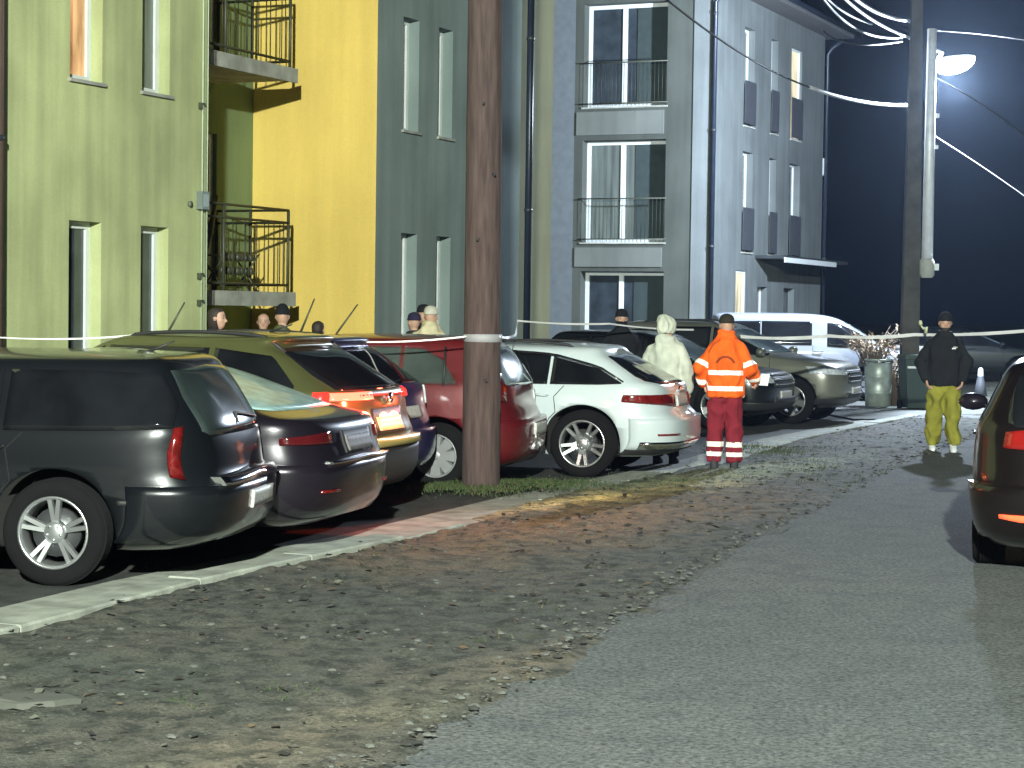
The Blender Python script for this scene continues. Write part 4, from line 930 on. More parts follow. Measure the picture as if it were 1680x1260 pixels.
# 11: black car driving away at the right edge
rows11 = [(z, a, b_, w_) for z, a, b_, w_ in shift(WAG, sz=1.04)]
k = (1603-840)/F; c = Vector((k*13.0, 13.0, 0)); hd = 15.5; fw = Vector((math.sin(R(hd)), math.cos(R(hd)), 0)); lat = Vector((fw.y, -fw.x, 0))
def x11(t, bd):
    for i0, i1 in ((9, 14), (24, 29)): patch(lambda u, z, e: bd.ring(RC[int(round(u))], z, False, e), [(i, .385+.010*abs(k_-2), .43) for k_, i in enumerate(range(i0, i1+1))], e=.045, rows=1, exact=True).build('reflector', M['reflector_glow'], t)
build_car('departing_car', 'black car at the right edge of the photo seen from behind on the road', c+lat*.86+fw*2.2, math.atan2(fw.y, fw.x), rows11, M['p_maroon'], wheels=(-1.32, 1.38), wr=.33, rr=.22, track=.79,
    sides=[[(-1.85, 1.04, 1.06), (-1.6, 1.02, 1.34), (-1.0, 1.01, 1.39)], [(-.96, 1.0, 1.39), (-.04, 1.0, 1.4)], [(0, 1.0, 1.39), (.3, 1.0, 1.27), (.85, .99, 1.03)]],
    rearw=[(-.66, 1.04, 1.15), (-.6, 1.01, 1.38), (0, 1.0, 1.40), (.6, 1.01, 1.38), (.66, 1.04, 1.15)],
    screen=[(-.7, 1.04, 1.1), (-.56, 1.03, 1.36), (0, 1.03, 1.4), (.56, 1.03, 1.36), (.7, 1.04, 1.1)],
    lamps=[('tail_light', 'R', 9, 13, (.87, .86), (.98, 1.02), mat('tail_red_bright', (.22, .01, .008), .15, coat=.8, emit=(1, .04, .02), es=.05), .014), ('tail_light', 'R', 25, 33, (.86, .93), (1.04, 1.02), M['lamp_red'], .014)],
    plate=(False, 0, .62, .045), bumpers=[(False, .032, .26, .62, M['p_maroon'], 4, NR-5, 'rear_bumper')], handles=((-.9, .9), (.1, .9)), mirror=(.7, 1.0), mirror_m=M['p_navy'], group=None, extra=x11)

# ------------------------------------------------------------------ poles, lamps, wires
def wood_mat():
    return mat('weathered_timber', (.044, .028, .027), .9, var=.35, scale=5, bump=.8, bscale=14, stretch=(5, 5, .5), col2=(.090, .062, .057))
M['timber'] = wood_mat()
b = MB(); n = 28
pr = [(.178-.0035*k/2, k*.5-.1) for k in range(22)]
vs = []
for r_, h in pr:
    for k in range(n):
        t = 2*math.pi*k/n; q = r_*(1+.02*noise.noise(Vector((math.cos(t)*2, math.sin(t)*2, h*.7)))+.012*noise.noise(Vector((math.cos(t)*9, math.sin(t)*9, h*.3))))
        vs.append((q*math.cos(t)-.004*h, q*math.sin(t), h))
b.add(vs, [(i*n+k, i*n+(k+1) % n, (i+1)*n+(k+1) % n, (i+1)*n+k) for i in range(len(pr)-1) for k in range(n)], 0, True)
t = empty('utility_pole', POLE); tag(t, 'thick reddish brown timber pole standing in the grass in front of the red car', 'utility pole')
b.build('pole', M['timber'], t)
b = MB()
for z, a in ((1.05, .2), (2.35, -.3), (2.95, .5), (3.6, -.1)): b.tube([(math.sin(a)*.16, -math.cos(a)*.16, z), (math.sin(a)*.20, -math.cos(a)*.20, z-.01)], .012, 6)
b.build('bolt', M['dark_frame'], t)
b = MB(); b.lathe([(.172, 1.40), (.181, 1.405), (.181, 1.47), (.172, 1.475)], 24); b.build('band', mat('grey_band', (.3, .31, .33), .6), t)

def lamp_head(parent, c, d, L, m):
    """luminaire: housing above, glowing lens below; c centre, d direction of the arm"""
    d = Vector(d).normalized(); s_ = Vector((-d.y, d.x, 0)).normalized(); u = d.cross(s_)
    if u.z < 0: u = -u
    h = MB(); vs = []; n, r = 16, 9
    for hemi, sg, mm in (('housing', 1, 0), ('lens', -1, 1)):
        q = MB(); vs = []
        for i in range(r):
            la = i/(r-1)*math.pi/2
            for k in range(n):
                t = 2*math.pi*k/n; vs.append(c+d*(L/2*math.cos(la)*math.cos(t))+s_*(.17*math.cos(la)*math.sin(t))+u*(sg*(.06 if sg > 0 else .27)*math.sin(la)+(.012 if sg > 0 else 0)))
        q.add(vs, [(i*n+k, i*n+(k+1) % n, (i+1)*n+(k+1) % n, (i+1)*n+k) for i in range(r-1) for k in range(n)]+[tuple(range(n))], 0, True)
        for i, v in enumerate(q.v): q.v[i] = tuple(Vector(v)-parent.location)
        q.build(hemi, [mat('lamp_housing_glare', (.5, .52, .55), .5, emit=(.8, .9, 1), es=1.5) if mm == 0 else m][0], parent)  # glare of the lamp built in: housing glows, lens is oversized
M['lamp_lens'] = mat('lamp_glass', (.9, .95, 1), .3, emit=(.92, .97, 1), es=30)
M['lamp_lens2'] = mat('lamp_glass_b', (.9, .95, .9), .3, emit=(.95, 1, .9), es=30)
base = G(1490, 668); base.z = 0
up = empty('utility_pole', base); tag(up, 'dark concrete utility pole standing behind the white street lamp tube', 'utility pole')
b = MB(); n = 4
ht = 8.2
for z0, z1, w0, w1 in ((0, 3.2, .185, .16), (3.2, ht, .16, .105)): b.add([(sx*w_*.9, sy*w_*.7, z) for z, w_ in ((z0, w0), (z1, w1)) for sx, sy in ((-1, -1), (1, -1), (1, 1), (-1, 1))], [(0, 1, 5, 4), (1, 2, 6, 5), (2, 3, 7, 6), (3, 0, 4, 7), (4, 5, 6, 7), (0, 3, 2, 1)])
b.build('pole', mat('aged_concrete', (.055, .052, .045), .95, var=.35, scale=3, bump=.5), up)
sl = empty('street_lamp', base+Vector((.27, -.12, 0))); tag(sl, 'lit white street lamp on a pale tube strapped to the concrete utility pole', 'street lamp')
x0 = .0; tz = AT(1517, 62, 38.5).z; bz = AT(1505, 436, 38.5).z
b = MB(); b.tube([(0, 0, bz), (0, 0, tz)], [.105, .085], 14); b.build('pole', mat('galvanised', (.62, .64, .66), .5, metal=.2, emit=(.5, .65, 1), es=.0), sl)
b = MB(); b.lathe([(.10, bz-.25), (.14, bz-.2), (.14, bz+.05), (.11, bz+.1)], 12); b.build('socket', M['concrete'], sl)
for z, s_ in ((bz-.05, .12), (AT(1520, 200, 38.5).z, .07), (AT(1520, 250, 38.5).z, .06)):
    b = MB(); b.box(.09, .09+s_, -.05, .05, z-s_/2, z+s_/2); b.build('junction_box', M['white_frame'], sl)
hc = LAMP.copy(); lp = sl.location
b = MB(); b.tube([(0, 0, tz-.35), tuple((hc-lp)*.5+Vector((0, 0, (tz-.35)*.5+.02))), tuple(hc-lp-Vector((.3, 0, 0)))], .03, 8); b.build('arm', M['white_frame'], sl)
lamp_head(sl, hc, (1, -.25, .12), .86, M['lamp_lens'])
# the lamp on the near left, out of the photo, that lights the green wall
s2 = empty('street_lamp', (-1.3, -11.6, 0)); tag(s2, 'street lamp by the road behind the camera, outside the photo', 'street lamp')
b = MB(); b.tube([(0, 0, 0), (0, 0, 8.6), (.25, .2, 8.8), (.6, .45, 8.8)], [.09, .06, .04, .04], 12); b.build('pole', M['pipe'], s2)
lamp_head(s2, Vector((-.5, -11, 8.9)), (.8, .6, .05), .6, M['lamp_lens2'])

M['wire'] = mat('pale_cable', (.5, .52, .56), .5); M['wire_d'] = mat('dark_cable', (.02, .02, .022), .6)
def wire(pts, r, m, label, group='overhead cables at the lamp pole'):
    P = [AT(*p) for p in pts]; out = []
    if len(P) == 3:
        a, c, d = P; c = c*2-(a+d)*.5
        out = [a*(1-t)**2+c*2*t*(1-t)+d*t*t for t in [i/24 for i in range(25)]]
    else: out = P
    b = MB(); b.tube([p-out[0] for p in out], r, 6); o = b.build('cable', m); o.location = out[0]; tag(o, label, 'cable', group)
wire([(1506, 172, 38.5), (1420, 168, 37), (1328, 143, 35)], .035, M['wire'], 'thick pale cable sagging left from the middle of the lamp pole')
wire([(1328, 143, 35), (1220, 90, 32), (1085, -8, 29)], .016, M['wire_d'], 'thin dark cable crossing the far grey building to the upper left')
wire([(1503, 66, 38.5), (1440, 38, 33), (1380, -8, 28)], .026, M['wire'], 'thick pale cable running up left from the top of the lamp pole')
wire([(1506, 35, 38.6), (1450, 25, 34), (1396, -8, 30)], .032, M['wire'], 'topmost pale cable running up left from above the lamp')
wire([(1480, 62, 38.6), (1410, 50, 36), (1345, -10, 30)], .022, M['wire_d'], 'dim cable under the eave, upper of the dark pair by the pole top')
wire([(1480, 68, 38.6), (1400, 72, 38), (1352, 52, 40)], .02, M['wire_d'], 'dim cable running from the pole top to the eave corner of the grey building')
wire([(1430, 40, 36), (1385, 20, 34), (1350, -10, 30)], .02, M['wire_d'], 'short dim cable under the eave left of the pale cables')
wire([(1520, 50, 38.6), (1600, 55, 36), (1700, 68, 34)], .010, M['wire_d'], 'dim cable leaving the lamp pole to the upper right')
wire([(1520, 120, 38.6), (1612, 172, 34), (1700, 238, 30)], .014, M['wire_d'], 'thin cable dropping right below the lamp to the photo edge')
wire([(1520, 215, 38.6), (1612, 274, 34), (1700, 336, 30)], .009, M['wire_d'], 'lowest thin dark cable dropping right from the lamp pole')

# ------------------------------------------------------------------ barrier tape
M['tape'] = mat('barrier_tape', (.80, .80, .80), .45, var=.08, scale=3)
def tape(pts, hgt, label, sag=.04):
    P = [AT(*p) for p in pts]; b = MB(); out = []
    for a, c in zip(P, P[1:]):
        for i in range(14): t = i/14; q = a.lerp(c, t); q.z -= sag*4*t*(1-t); out.append(q)
    out.append(P[-1]); o0 = out[0].copy(); vs = []
    for i, p in enumerate(out):
        d = (out[min(i+1, len(out)-1)]-out[max(i-1, 0)]).normalized(); sd = Vector((-d.y, d.x, 0)).normalized(); tw = .5+.35*math.sin(i*.45)
        u = (Vector((0, 0, 1))*math.cos(tw*.8)+sd*math.sin(tw*.8))*hgt/2; e = sd*.002; p = p-o0
        vs += [p-u-e, p+u-e, p+u+e, p-u+e]
    b.add(vs, [(i*4+k, i*4+(k+1) % 4, (i+1)*4+(k+1) % 4, (i+1)*4+k) for i in range(len(out)-1) for k in range(4)]+[(0, 1, 2, 3), (len(vs)-4, len(vs)-1, len(vs)-2, len(vs)-3)], 0, False)
    o = b.build('barrier_tape', M['tape']); o.location = o0; tag(o, label, 'barrier tape', 'white barrier tape round the scene')
tape([(-60, 549, 17.9), (230, 549, 18.6), (500, 556, 18.8), (765, 552, 18.62)], .016, 'thin white barrier tape stretched behind the left cars to the timber pole')
tape([(820, 552, 18.62), (846, 549, 21), (849, 526, 24.3), (1000, 531, 25.5), (1138, 541, 26.9)], .024, 'thin white barrier tape between the timber pole and the pale sage coat', .02)
tape([(1215, 552, 27.2), (1360, 551, 28), (1500, 549, 28.6), (1710, 540, 29.6)], .048, 'wide white barrier tape running across the white van and behind the man in yellow trousers', .03)

# ------------------------------------------------------------------ bins, bush, cone
p = G(1440, 667); t = empty('round_bin', p); tag(t, 'galvanised round bin stuffed with dry branches in front of the white van', 'bin')
b = MB(); pr = [(.20, 0), (.235, .02), (.24, .25), (.248, .26), (.24, .27), (.25, .55), (.258, .56), (.25, .57), (.262, .86), (.275, .87), (.27, .89), (.24, .88), (.23, .5)]
b.lathe(pr, 26); b.build('drum', mat('galvanised_drum', (.34, .40, .37), .45, metal=.4, var=.25), t)
b = MB(); b.lathe([(.276, .82), (.29, .82), (.29, .85), (.276, .85)], 26); b.build('rim', M['chrome'], t)
tw = MB()
def twigs(b, c, n, r, h, up=.7):
    for i in range(n):
        a = random.random()*6.28; q = Vector((math.cos(a), math.sin(a), 0)); s0 = c+q*random.uniform(0, r*.4); L_ = h*random.uniform(.5, 1.1)
        p1 = s0+q*r*.3*random.random()+Vector((0, 0, L_*.5)); p2 = s0+q*r*random.uniform(.4, 1.1)+Vector((random.uniform(-.06, .06), random.uniform(-.06, .06), L_*random.uniform(.6, 1)))
        b.tube([s0, p1, p2], [.009, .007, .003], 4)
        for _ in range(5):
            f = p1.lerp(p2, random.random()); d = Vector((random.uniform(-1, 1), random.uniform(-1, 1), random.uniform(-.3, 1))).normalized()*random.uniform(.05, .12); sd = d.cross(Vector((0, 0, 1))).normalized()*.018
            b.add([f, f+d*.5+sd, f+d, f+d*.5-sd], [(0, 1, 2, 3)], 1)
twigs(tw, p+Vector((-.1, .05, .75)), 110, .5, .75)
dm = [mat('dry_twig', (.14, .10, .07), .9), mat('dry_leaf', (.26, .20, .13), .9, var=.35)]
o = tw.build('dry_branches', dm, recalc=False); tag(o, 'tangle of dry brown branches sticking out of the galvanised round bin', 'branches')
tw = MB(); q = G(1470, 668)+Vector((-.0, .5, 0)); twigs(tw, q, 90, .3, 1.2); o = tw.build('dry_bush', dm, recalc=False); tag(o, 'low dry bush between the round bin and the green wheelie bin', 'bush')
tw = MB(); q = G(1522, 668)+Vector((0, .5, 0)); twigs(tw, q, 80, .35, .8); o = tw.build('dry_bush', dm, recalc=False); tag(o, 'low dry weeds between the concrete pole and the man in yellow trousers', 'bush')
p = G(1486, 669); p.y -= .9; t = empty('wheelie_bin', p, R(4)); tag(t, 'dark green wheelie bin beside the concrete pole', 'bin')
b = MB()
def taper(b, w0, d0, w1, d1, z0, z1): b.add([(-w0, -d0, z0), (w0, -d0, z0), (w0, d0, z0), (-w0, d0, z0), (-w1, -d1, z1), (w1, -d1, z1), (w1, d1, z1), (-w1, d1, z1)], [(0, 3, 2, 1), (4, 5, 6, 7), (0, 1, 5, 4), (1, 2, 6, 5), (2, 3, 7, 6), (3, 0, 4, 7)])
taper(b, .20, .22, .27, .29, .05, .92); b.build('tub', mat('bin_green', (.015, .035, .028), .5), t)
b = MB(); taper(b, .29, .31, .27, .28, .925, 1.0); b.build('lid', mat('bin_lid', (.05, .07, .06), .5), t)
b = MB(); b.box(-.24, .24, -.30, -.285, .76, .80); b.build('label_strip', M['white_frame'], t)
for sx in (-1, 1):
    b = MB(); b.lathe([(.001, -.03), (.09, -.03), (.1, 0), (.09, .03), (.001, .03)], 16, mtx=Matrix.Translation((sx*.23, .24, .10)) @ Matrix.Rotation(R(90), 4, 'Y')); b.build('wheel', M['tyre'], t)
p = G(1608, 652); t = empty('traffic_cone', p); tag(t, 'grey cone with a white tip standing left of the departing car, above its mirror', 'cone')
b = MB(); b.lathe([(.001, .02), (.15, .02), (.09, .32), (.055, .50)], 18); b.box(-.22, .22, -.22, .22, 0, .019); b.build('cone_body', mat('cone_grey', (.07, .075, .09), .6), t)
b = MB(); b.lathe([(.062, .44), (.066, .45), (.05, .60), (.02, .63), (.001, .63)], 18); b.build('cone_tip', mat('cone_white', (.5, .52, .56), .5), t)

def small(name, px, py, Y, b, m, label, cat):
    o = b.build(name, m); o.location = AT(px, py, Y); tag(o, label, cat); return o
b = MB(); b.box(-.06, .06, -.01, .01, -.08, .08); b.box(-.045, .045, -.016, -.010, -.06, .06)
small('white_plate', 1513, 575, 37.9, b, mat('plate_white', (.85, .87, .95), .4), 'small white plate at chest height on the concrete pole', 'marker plate')  # plain white plate shape on the pole
b = MB(); b.lathe([(.01, .17), (.03, .15), (.035, .05), (.07, -.08), (.075, -.14), (.03, -.19), (.001, -.2)], 12, mtx=Matrix.Diagonal((1, .5, 1, 1)))
small('white_taper', 1512, 612, 37.8, b, mat('taper_white', (.6, .6, .75), .5), 'slim white tapered piece low on the concrete pole', 'bag')  # plain white tapered shape on the pole
b = MB()
b.tube([(-.08, 0, .12), (-.075, 0, .08), (-.07, 0, .05)], [.02, .03, .015], 6); b.tube([(-.07, 0, .05), (-.03, 0, .0), (.0, 0, .02), (.0, 0, -.06)], [.012, .018, .035, .02], 6)
small('tape_knot', 1519, 540, 28.4, b, mat('pale_yellow_tape', (.62, .65, .38), .5), 'pale yellow knot of tape left of the man in yellow green trousers', 'tape knot')

# ------------------------------------------------------------------ people
M['skin'] = mat('skin', (.50, .30, .22), .55, var=.1, scale=10); M['hair'] = mat('dark_hair', (.03, .022, .018), .7, bump=.6, bscale=60)
M['eye'] = mat('eye', (.03, .02, .02), .3); M['lips'] = mat('lips', (.36, .14, .12), .5)
def blob(b, p0, p1, r0, r1, k=1.0, mi=0):
    """tapered capsule"""
    p0, p1 = Vector(p0), Vector(p1); d = (p1-p0); L_ = d.length; d.normalize()
    pts = [p0-d*r0, p0-d*r0*.86, p0-d*r0*.5, p0]; rs = [r0*.05, r0*.5, r0*.87, r0]
    for i in range(1, 5): pts.append(p0.lerp(p1, i/5)); rs.append(r0+(r1-r0)*i/5)
    pts += [p1, p1+d*r1*.5, p1+d*r1*.86, p1+d*r1]; rs += [r1, r1*.87, r1*.5, r1*.05]
    b.tube(pts, rs, 12, mi)
def loft(b, secs, n=20, p=2.4):
    """secs: (x, y, z, half depth x, half width y)"""
    vs = []
    for x, y, z, hx, hy in secs:
        for k in range(n):
            t = 2*math.pi*k/n; c, s_ = math.cos(t), math.sin(t)
            vs.append((x+hx*math.copysign(abs(c)**(2/p), c), y+hy*math.copysign(abs(s_)**(2/p), s_), z))
    b.add(vs, [(i*n+k, i*n+(k+1) % n, (i+1)*n+(k+1) % n, (i+1)*n+k) for i in range(len(secs)-1) for k in range(n)]+[tuple(range(n))[::-1], tuple(range((len(secs)-1)*n, len(secs)*n))], 0, True)
def fuse(b, name, mats, parent, voxel=.016, fold=0, fs=7, smooth=4, seed=0, paintf=None, stretch=(1, 1, .5)):
    o = b.build(name, mats, parent, recalc=False)
    md = o.modifiers.new('r', 'REMESH'); md.mode = 'VOXEL'; md.voxel_size = voxel; md.use_smooth_shade = True
    sm = o.modifiers.new('s', 'SMOOTH'); sm.iterations = smooth; sm.factor = .5
    bake(o); me = o.data
    if fold:
        nrm = [v.normal.copy() for v in me.vertices]
        for v, nn in zip(me.vertices, nrm):
            q = Vector((v.co.x*fs*stretch[0], v.co.y*fs*stretch[1], v.co.z*fs*stretch[2]+seed)); v.co += nn*fold*(1-2*abs(noise.noise(q))*1.6)
    if paintf:
        for m_ in mats[len(me.materials):]: me.materials.append(m_)
        for p in me.polygons: p.material_index = paintf(p.center)
    for p in me.polygons: p.use_smooth = True
    return o
def hand(b, w_, d, pn, curl=.6, s=1.0, thumb=1):
    """w_: wrist, d: direction of the hand, pn: palm normal"""
    w_, d, pn = Vector(w_), Vector(d).normalized(), Vector(pn).normalized(); sd = d.cross(pn).normalized()*thumb
    kn = w_+d*.085*s
    for k in (-1, -.33, .33, 1): blob(b, w_+sd*k*.018*s, kn+sd*k*.028*s, .015*s, .013*s)
    for i, L_ in enumerate((.068, .078, .073, .056)):
        k = 1-i*.66; p = kn+sd*k*.028*s; a = curl*.6
        for seg in (.45, .32, .25):
            dd = (d*math.cos(a)+pn*math.sin(a)).normalized(); q = p+dd*L_*seg*s; blob(b, p, q, .0088*s, .008*s); p = q; a += curl*.7
    p = w_+d*.03*s+sd*.03*s; q = p+(d*.6+sd*.7+pn*.25).normalized()*.035*s; blob(b, p, q, .0115*s, .010*s); blob(b, q, q+(d*.9+sd*.25+pn*.3).normalized()*.028*s, .0098*s, .008*s)
def head(b, c, yaw, pitch=0, s=1.0):
    """egg shaped head with brow, nose, chin and ears at c, into b; returns the head matrix"""
    Mh = Matrix.Translation(c) @ Matrix.Rotation(yaw, 4, 'Z') @ Matrix.Rotation(pitch, 4, 'Y') @ Matrix.Scale(s, 4)
    secs = [(.035, 0, -.115, .022, .022), (.035, 0, -.10, .045, .036), (.022, 0, -.075, .072, .054), (.010, 0, -.04, .088, .066), (.004, 0, 0, .094, .073), (0, 0, .04, .094, .075), (-.002, 0, .075, .084, .068), (-.003, 0, .10, .060, .050), (-.003, 0, .115, .025, .022)]
    q = MB(); loft(q, secs, 18, 2.1)
    q.tube([(.094, 0, .012), (.106, 0, -.008), (.118, 0, -.028), (.098, 0, -.036)], [.008, .010, .014, .008], 8)
    for sy in (-1, 1):
        q.tube([(.0, sy*.072, .02), (-.004, sy*.084, .005), (0, sy*.074, -.03)], [.010, .013, .007], 7)
        blob(q, (.086, sy*.012, .026), (.078, sy*.05, .028), .009, .008)
        blob(q, (.062, sy*.042, -.02), (.055, sy*.046, -.025), .022, .02)
    for v in q.v: pass
    k = len(b.v); b.v += [tuple(Mh @ Vector(v)) for v in q.v]
    for f, m_, s_ in zip(q.f, q.m, q.sm): b.f.append(tuple(i+k for i in f)); b.m.append(m_); b.sm.append(s_)
    return Mh
def face(parent, Mh):
    b = MB()
    for sy in (-1, 1): b.lathe([(.001, .0), (.011, .001), (.009, .006), (.001, .008)], 10, mtx=Mh @ Matrix.Translation((.082, sy*.032, .008)) @ Matrix.Rotation(R(90), 4, 'Y'))
    b.build('eye', M['eye'], parent)
    b = MB(); b.tube([Mh @ Vector((.084, -.022, -.058)), Mh @ Vector((.095, 0, -.055)), Mh @ Vector((.084, .022, -.058))], [.003, .006, .003], 6); b.build('mouth', M['lips'], parent)
    b = MB()
    for sy in (-1, 1): b.tube([Mh @ Vector((.094, sy*.014, .033)), Mh @ Vector((.088, sy*.05, .034))], .004, 5)
    b.build('eyebrow', M['hair'], parent)
def beanie(parent, Mh, m, tall=.0, name='beanie'):
    b = MB(); prof = [(.098, .034), (.104, .036), (.106, .056), (.100, .062), (.099, .082), (.088, .110), (.062, .132+tall*.5), (.03, .142+tall), (.001, .145+tall)]
    b.lathe(prof, 22, mtx=Mh @ Matrix.Translation((-.004, 0, 0)) @ Matrix.Diagonal((1.04, .86, 1, 1)))
    # knitted ribs
    for i, v in enumerate(b.v): pass
    return b.build(name, m, parent)
def hair(parent, Mh, m, long=0):
    b = MB(); q = MB()
    loft(q, [(-.012, 0, -.045-long, .078, .070), (-.012, 0, .0, .090, .079), (-.008, 0, .05, .098, .082), (-.006, 0, .09, .086, .072), (-.006, 0, .118, .045, .04), (-.006, 0, .126, .01, .01)], 22, 2.1)
    for v in q.v: 
        v = Vector(v); 
        if v.x > .02 and v.z < .07: v.x = .02+(v.x-.02)*.35
        b.v.append(tuple(Mh @ v))
    b.f, b.m, b.sm = q.f, q.m, q.sm
    return b.build('hair', m, parent)

def person(label, loc, yaw, H=1.76, top=None, legs=None, shoe=None, arms=None, bulky=1.0, head_yaw=0, hat=None, hair_m=None, hood=False, coat=None, stance=.1, top_paint=None, top_mats=None, leg_paint=None, leg_mats=None, facef=False, voxel=.018, mask=None, long_hair=0, lean=0, beard=None, leg_fold=.012, loose=1.0, hat_tall=0, hatname='beanie', hands=True, step=0):
    t = empty('person', loc, yaw); tag(t, label, 'person'); s = H/1.76; t.scale = (s, s, s)
    # arms: for each side (elbow, wrist, palm normal, curl) in local metres; x forward, y left
    A0 = {1: ((-.03, .255, 1.14), (.03, .27, .90), (0, -1, 0), .5), -1: ((-.03, -.255, 1.14), (.03, -.27, .90), (0, 1, 0), .5)}
    if arms: A0.update(arms)
    b = MB()
    loft(b, [(0, 0, .84, .085, .14), (0, 0, .93, .10, .155), (0, 0, 1.06, .09, .13), (lean*.3, 0, 1.22, .10, .15), (lean*.6, 0, 1.36, .10, .165), (lean*.8, 0, 1.44, .085, .15), (lean*.9, 0, 1.485, .06, .075)], 18)
    blob(b, (lean*.9, 0, 1.46), (lean+.012, 0, 1.57), .056, .052)
    for sg in (1, -1):
        e, w_, pn, cu = A0[sg]; sh = Vector((lean*.8, sg*.150, 1.395)); e, w_ = Vector(e), Vector(w_)
        blob(b, sh, e, .044, .036); blob(b, e, w_, .038, .026)
        hp = Vector((0, sg*.088, .88)); an_ = Vector((-.02+sg*step, sg*stance, .08)); kn = (hp+an_)*.5+Vector((.03, sg*.008, .02))
        blob(b, hp, kn, .078, .052); blob(b, kn, an_, .052, .036)
    hc = Vector((lean+.018, 0, 1.655)); Mh = head(b, hc, head_yaw)
    body = fuse(b, 'body', M['skin'], t, .011 if facef else .014, smooth=2)
    if hands:
        hb = MB()
        for sg in (1, -1):
            e, w_, pn, cu = A0[sg]; hand(hb, w_, Vector(w_)-Vector(e), pn, cu, thumb=sg if pn[1] else 1)
        o = hb.build('tmp', M['skin']); bm_ = bmesh.new(); bm_.from_mesh(body.data); bm_.from_mesh(o.data); bm_.to_mesh(body.data); bm_.free(); bpy.data.objects.remove(o)
        for p in body.data.polygons: p.use_smooth = True
    # trousers
    if legs:
        b = MB(); g_ = .022*loose
        loft(b, [(0, 0, .78, .09+g_*.7, .15+g_*.7), (0, 0, .86, .112+g_*.2, .162+g_*.2), (0, 0, 1.02, .09, .135)], 18)
        for sg in (1, -1):
            hp = Vector((0, sg*.088, .77)); an_ = Vector((-.02+sg*step, sg*stance, .10)); kn = (hp+an_)*.5+Vector((.025, sg*.008, .02))
            blob(b, hp, kn, .088+g_, .066+g_); b.tube([kn+Vector((0, 0, .04)), kn, kn.lerp(an_, .5), an_], [.05, .066+g_, .062+g_, .058+g_], 14)
        fuse(b, 'trousers', [legs]+(leg_mats or []), t, voxel*.7 if leg_paint else voxel, leg_fold, 8, 3, seed=loc[0], paintf=leg_paint, stretch=(1, 1, .7))
    # shoes
    if shoe:
        for sg in (1, -1):
            b = MB(); x0 = -.02+sg*step; y0 = sg*stance
            loft(b, [(x0+.06, y0, .0, .135, .046), (x0+.06, y0, .03, .14, .050), (x0+.045, y0, .06, .12, .046), (x0+.0, y0, .085, .07, .044), (x0-.02, y0, .13, .05, .043)], 16, 2.5); b.build('shoe', shoe, t)
    if top:
        b = MB(); k = .028*bulky; zb = coat if coat else .85
        secs = [(0, 0, zb, .10+k, .155+k)]
        if coat: secs = [(0, 0, coat, .15+k, .20+k), (0, 0, .75, .135+k, .185+k), (0, 0, .92, .118+k, .175+k)]
        secs += [(0, 0, .98, .105+k, .16+k), (0, 0, 1.10, .105+k*1.2, .155+k*1.2), (lean*.3, 0, 1.24, .118+k*1.2, .172+k), (lean*.6, 0, 1.36, .115+k, .18+k*.8), (lean*.8, 0, 1.45, .09+k*.7, .15+k*.6), (lean*.9, 0, 1.50, .065+k*.6, .085+k*.6), (lean*.95, 0, 1.555, .055+k*.5, .060+k*.5)]
        if bulky > 1.7: secs += [(lean*.95, 0, 1.60, .062+k*.5, .066+k*.5)]
        loft(b, secs, 22)
        for sg in (1, -1):
            e, w_, pn, cu = A0[sg]; sh = Vector((lean*.8, sg*.165, 1.425)); e, w_ = Vector(e), Vector(w_)
            blob(b, sh-Vector((0, sg*.012, .03)), e, .060+k*.35, .052+k*.55); blob(b, e, e.lerp(w_, .94), .052+k*.6, .036+k*.5)
        if hood: blob(b, (lean-.07, -.05, 1.50), (lean-.07, .05, 1.50), .07, .07)
        fuse(b, 'jacket', [top]+(top_mats or []), t, voxel*.65 if top_paint else voxel, .012*bulky, 8, 3, seed=loc[0]*3, paintf=top_paint)
    if facef: face(t, Mh)
    if hat: beanie(t, Mh, hat, hat_tall, hatname)
    if hair_m: hair(t, Mh, hair_m, long_hair)
    if mask:
        b = MB(); b.lathe([(.093, -.03), (.099, -.028), (.075, -.10), (.045, -.125)], 20, mtx=Mh @ Matrix.Translation((.006, 0, 0)) @ Matrix.Diagonal((1.08, .80, 1, 1))); b.build('face_mask', mask, t)
    if beard:
        b = MB(); b.lathe([(.07, -.05), (.082, -.052), (.062, -.10), (.03, -.122), (.001, -.126)], 20, mtx=Mh @ Matrix.Translation((.018, 0, 0)) @ Matrix.Diagonal((1.03, .82, 1, 1))); b.build('beard', beard, t)
    return t, Mh
def cloth(name, c, **k): return mat(name, c, .9, var=.18, scale=7, bump=.4, bscale=120, spec=.2, **k)
black_c = cloth('black_cloth', (.013, .014, .017)); dk = cloth('dark_cloth', (.03, .032, .04))
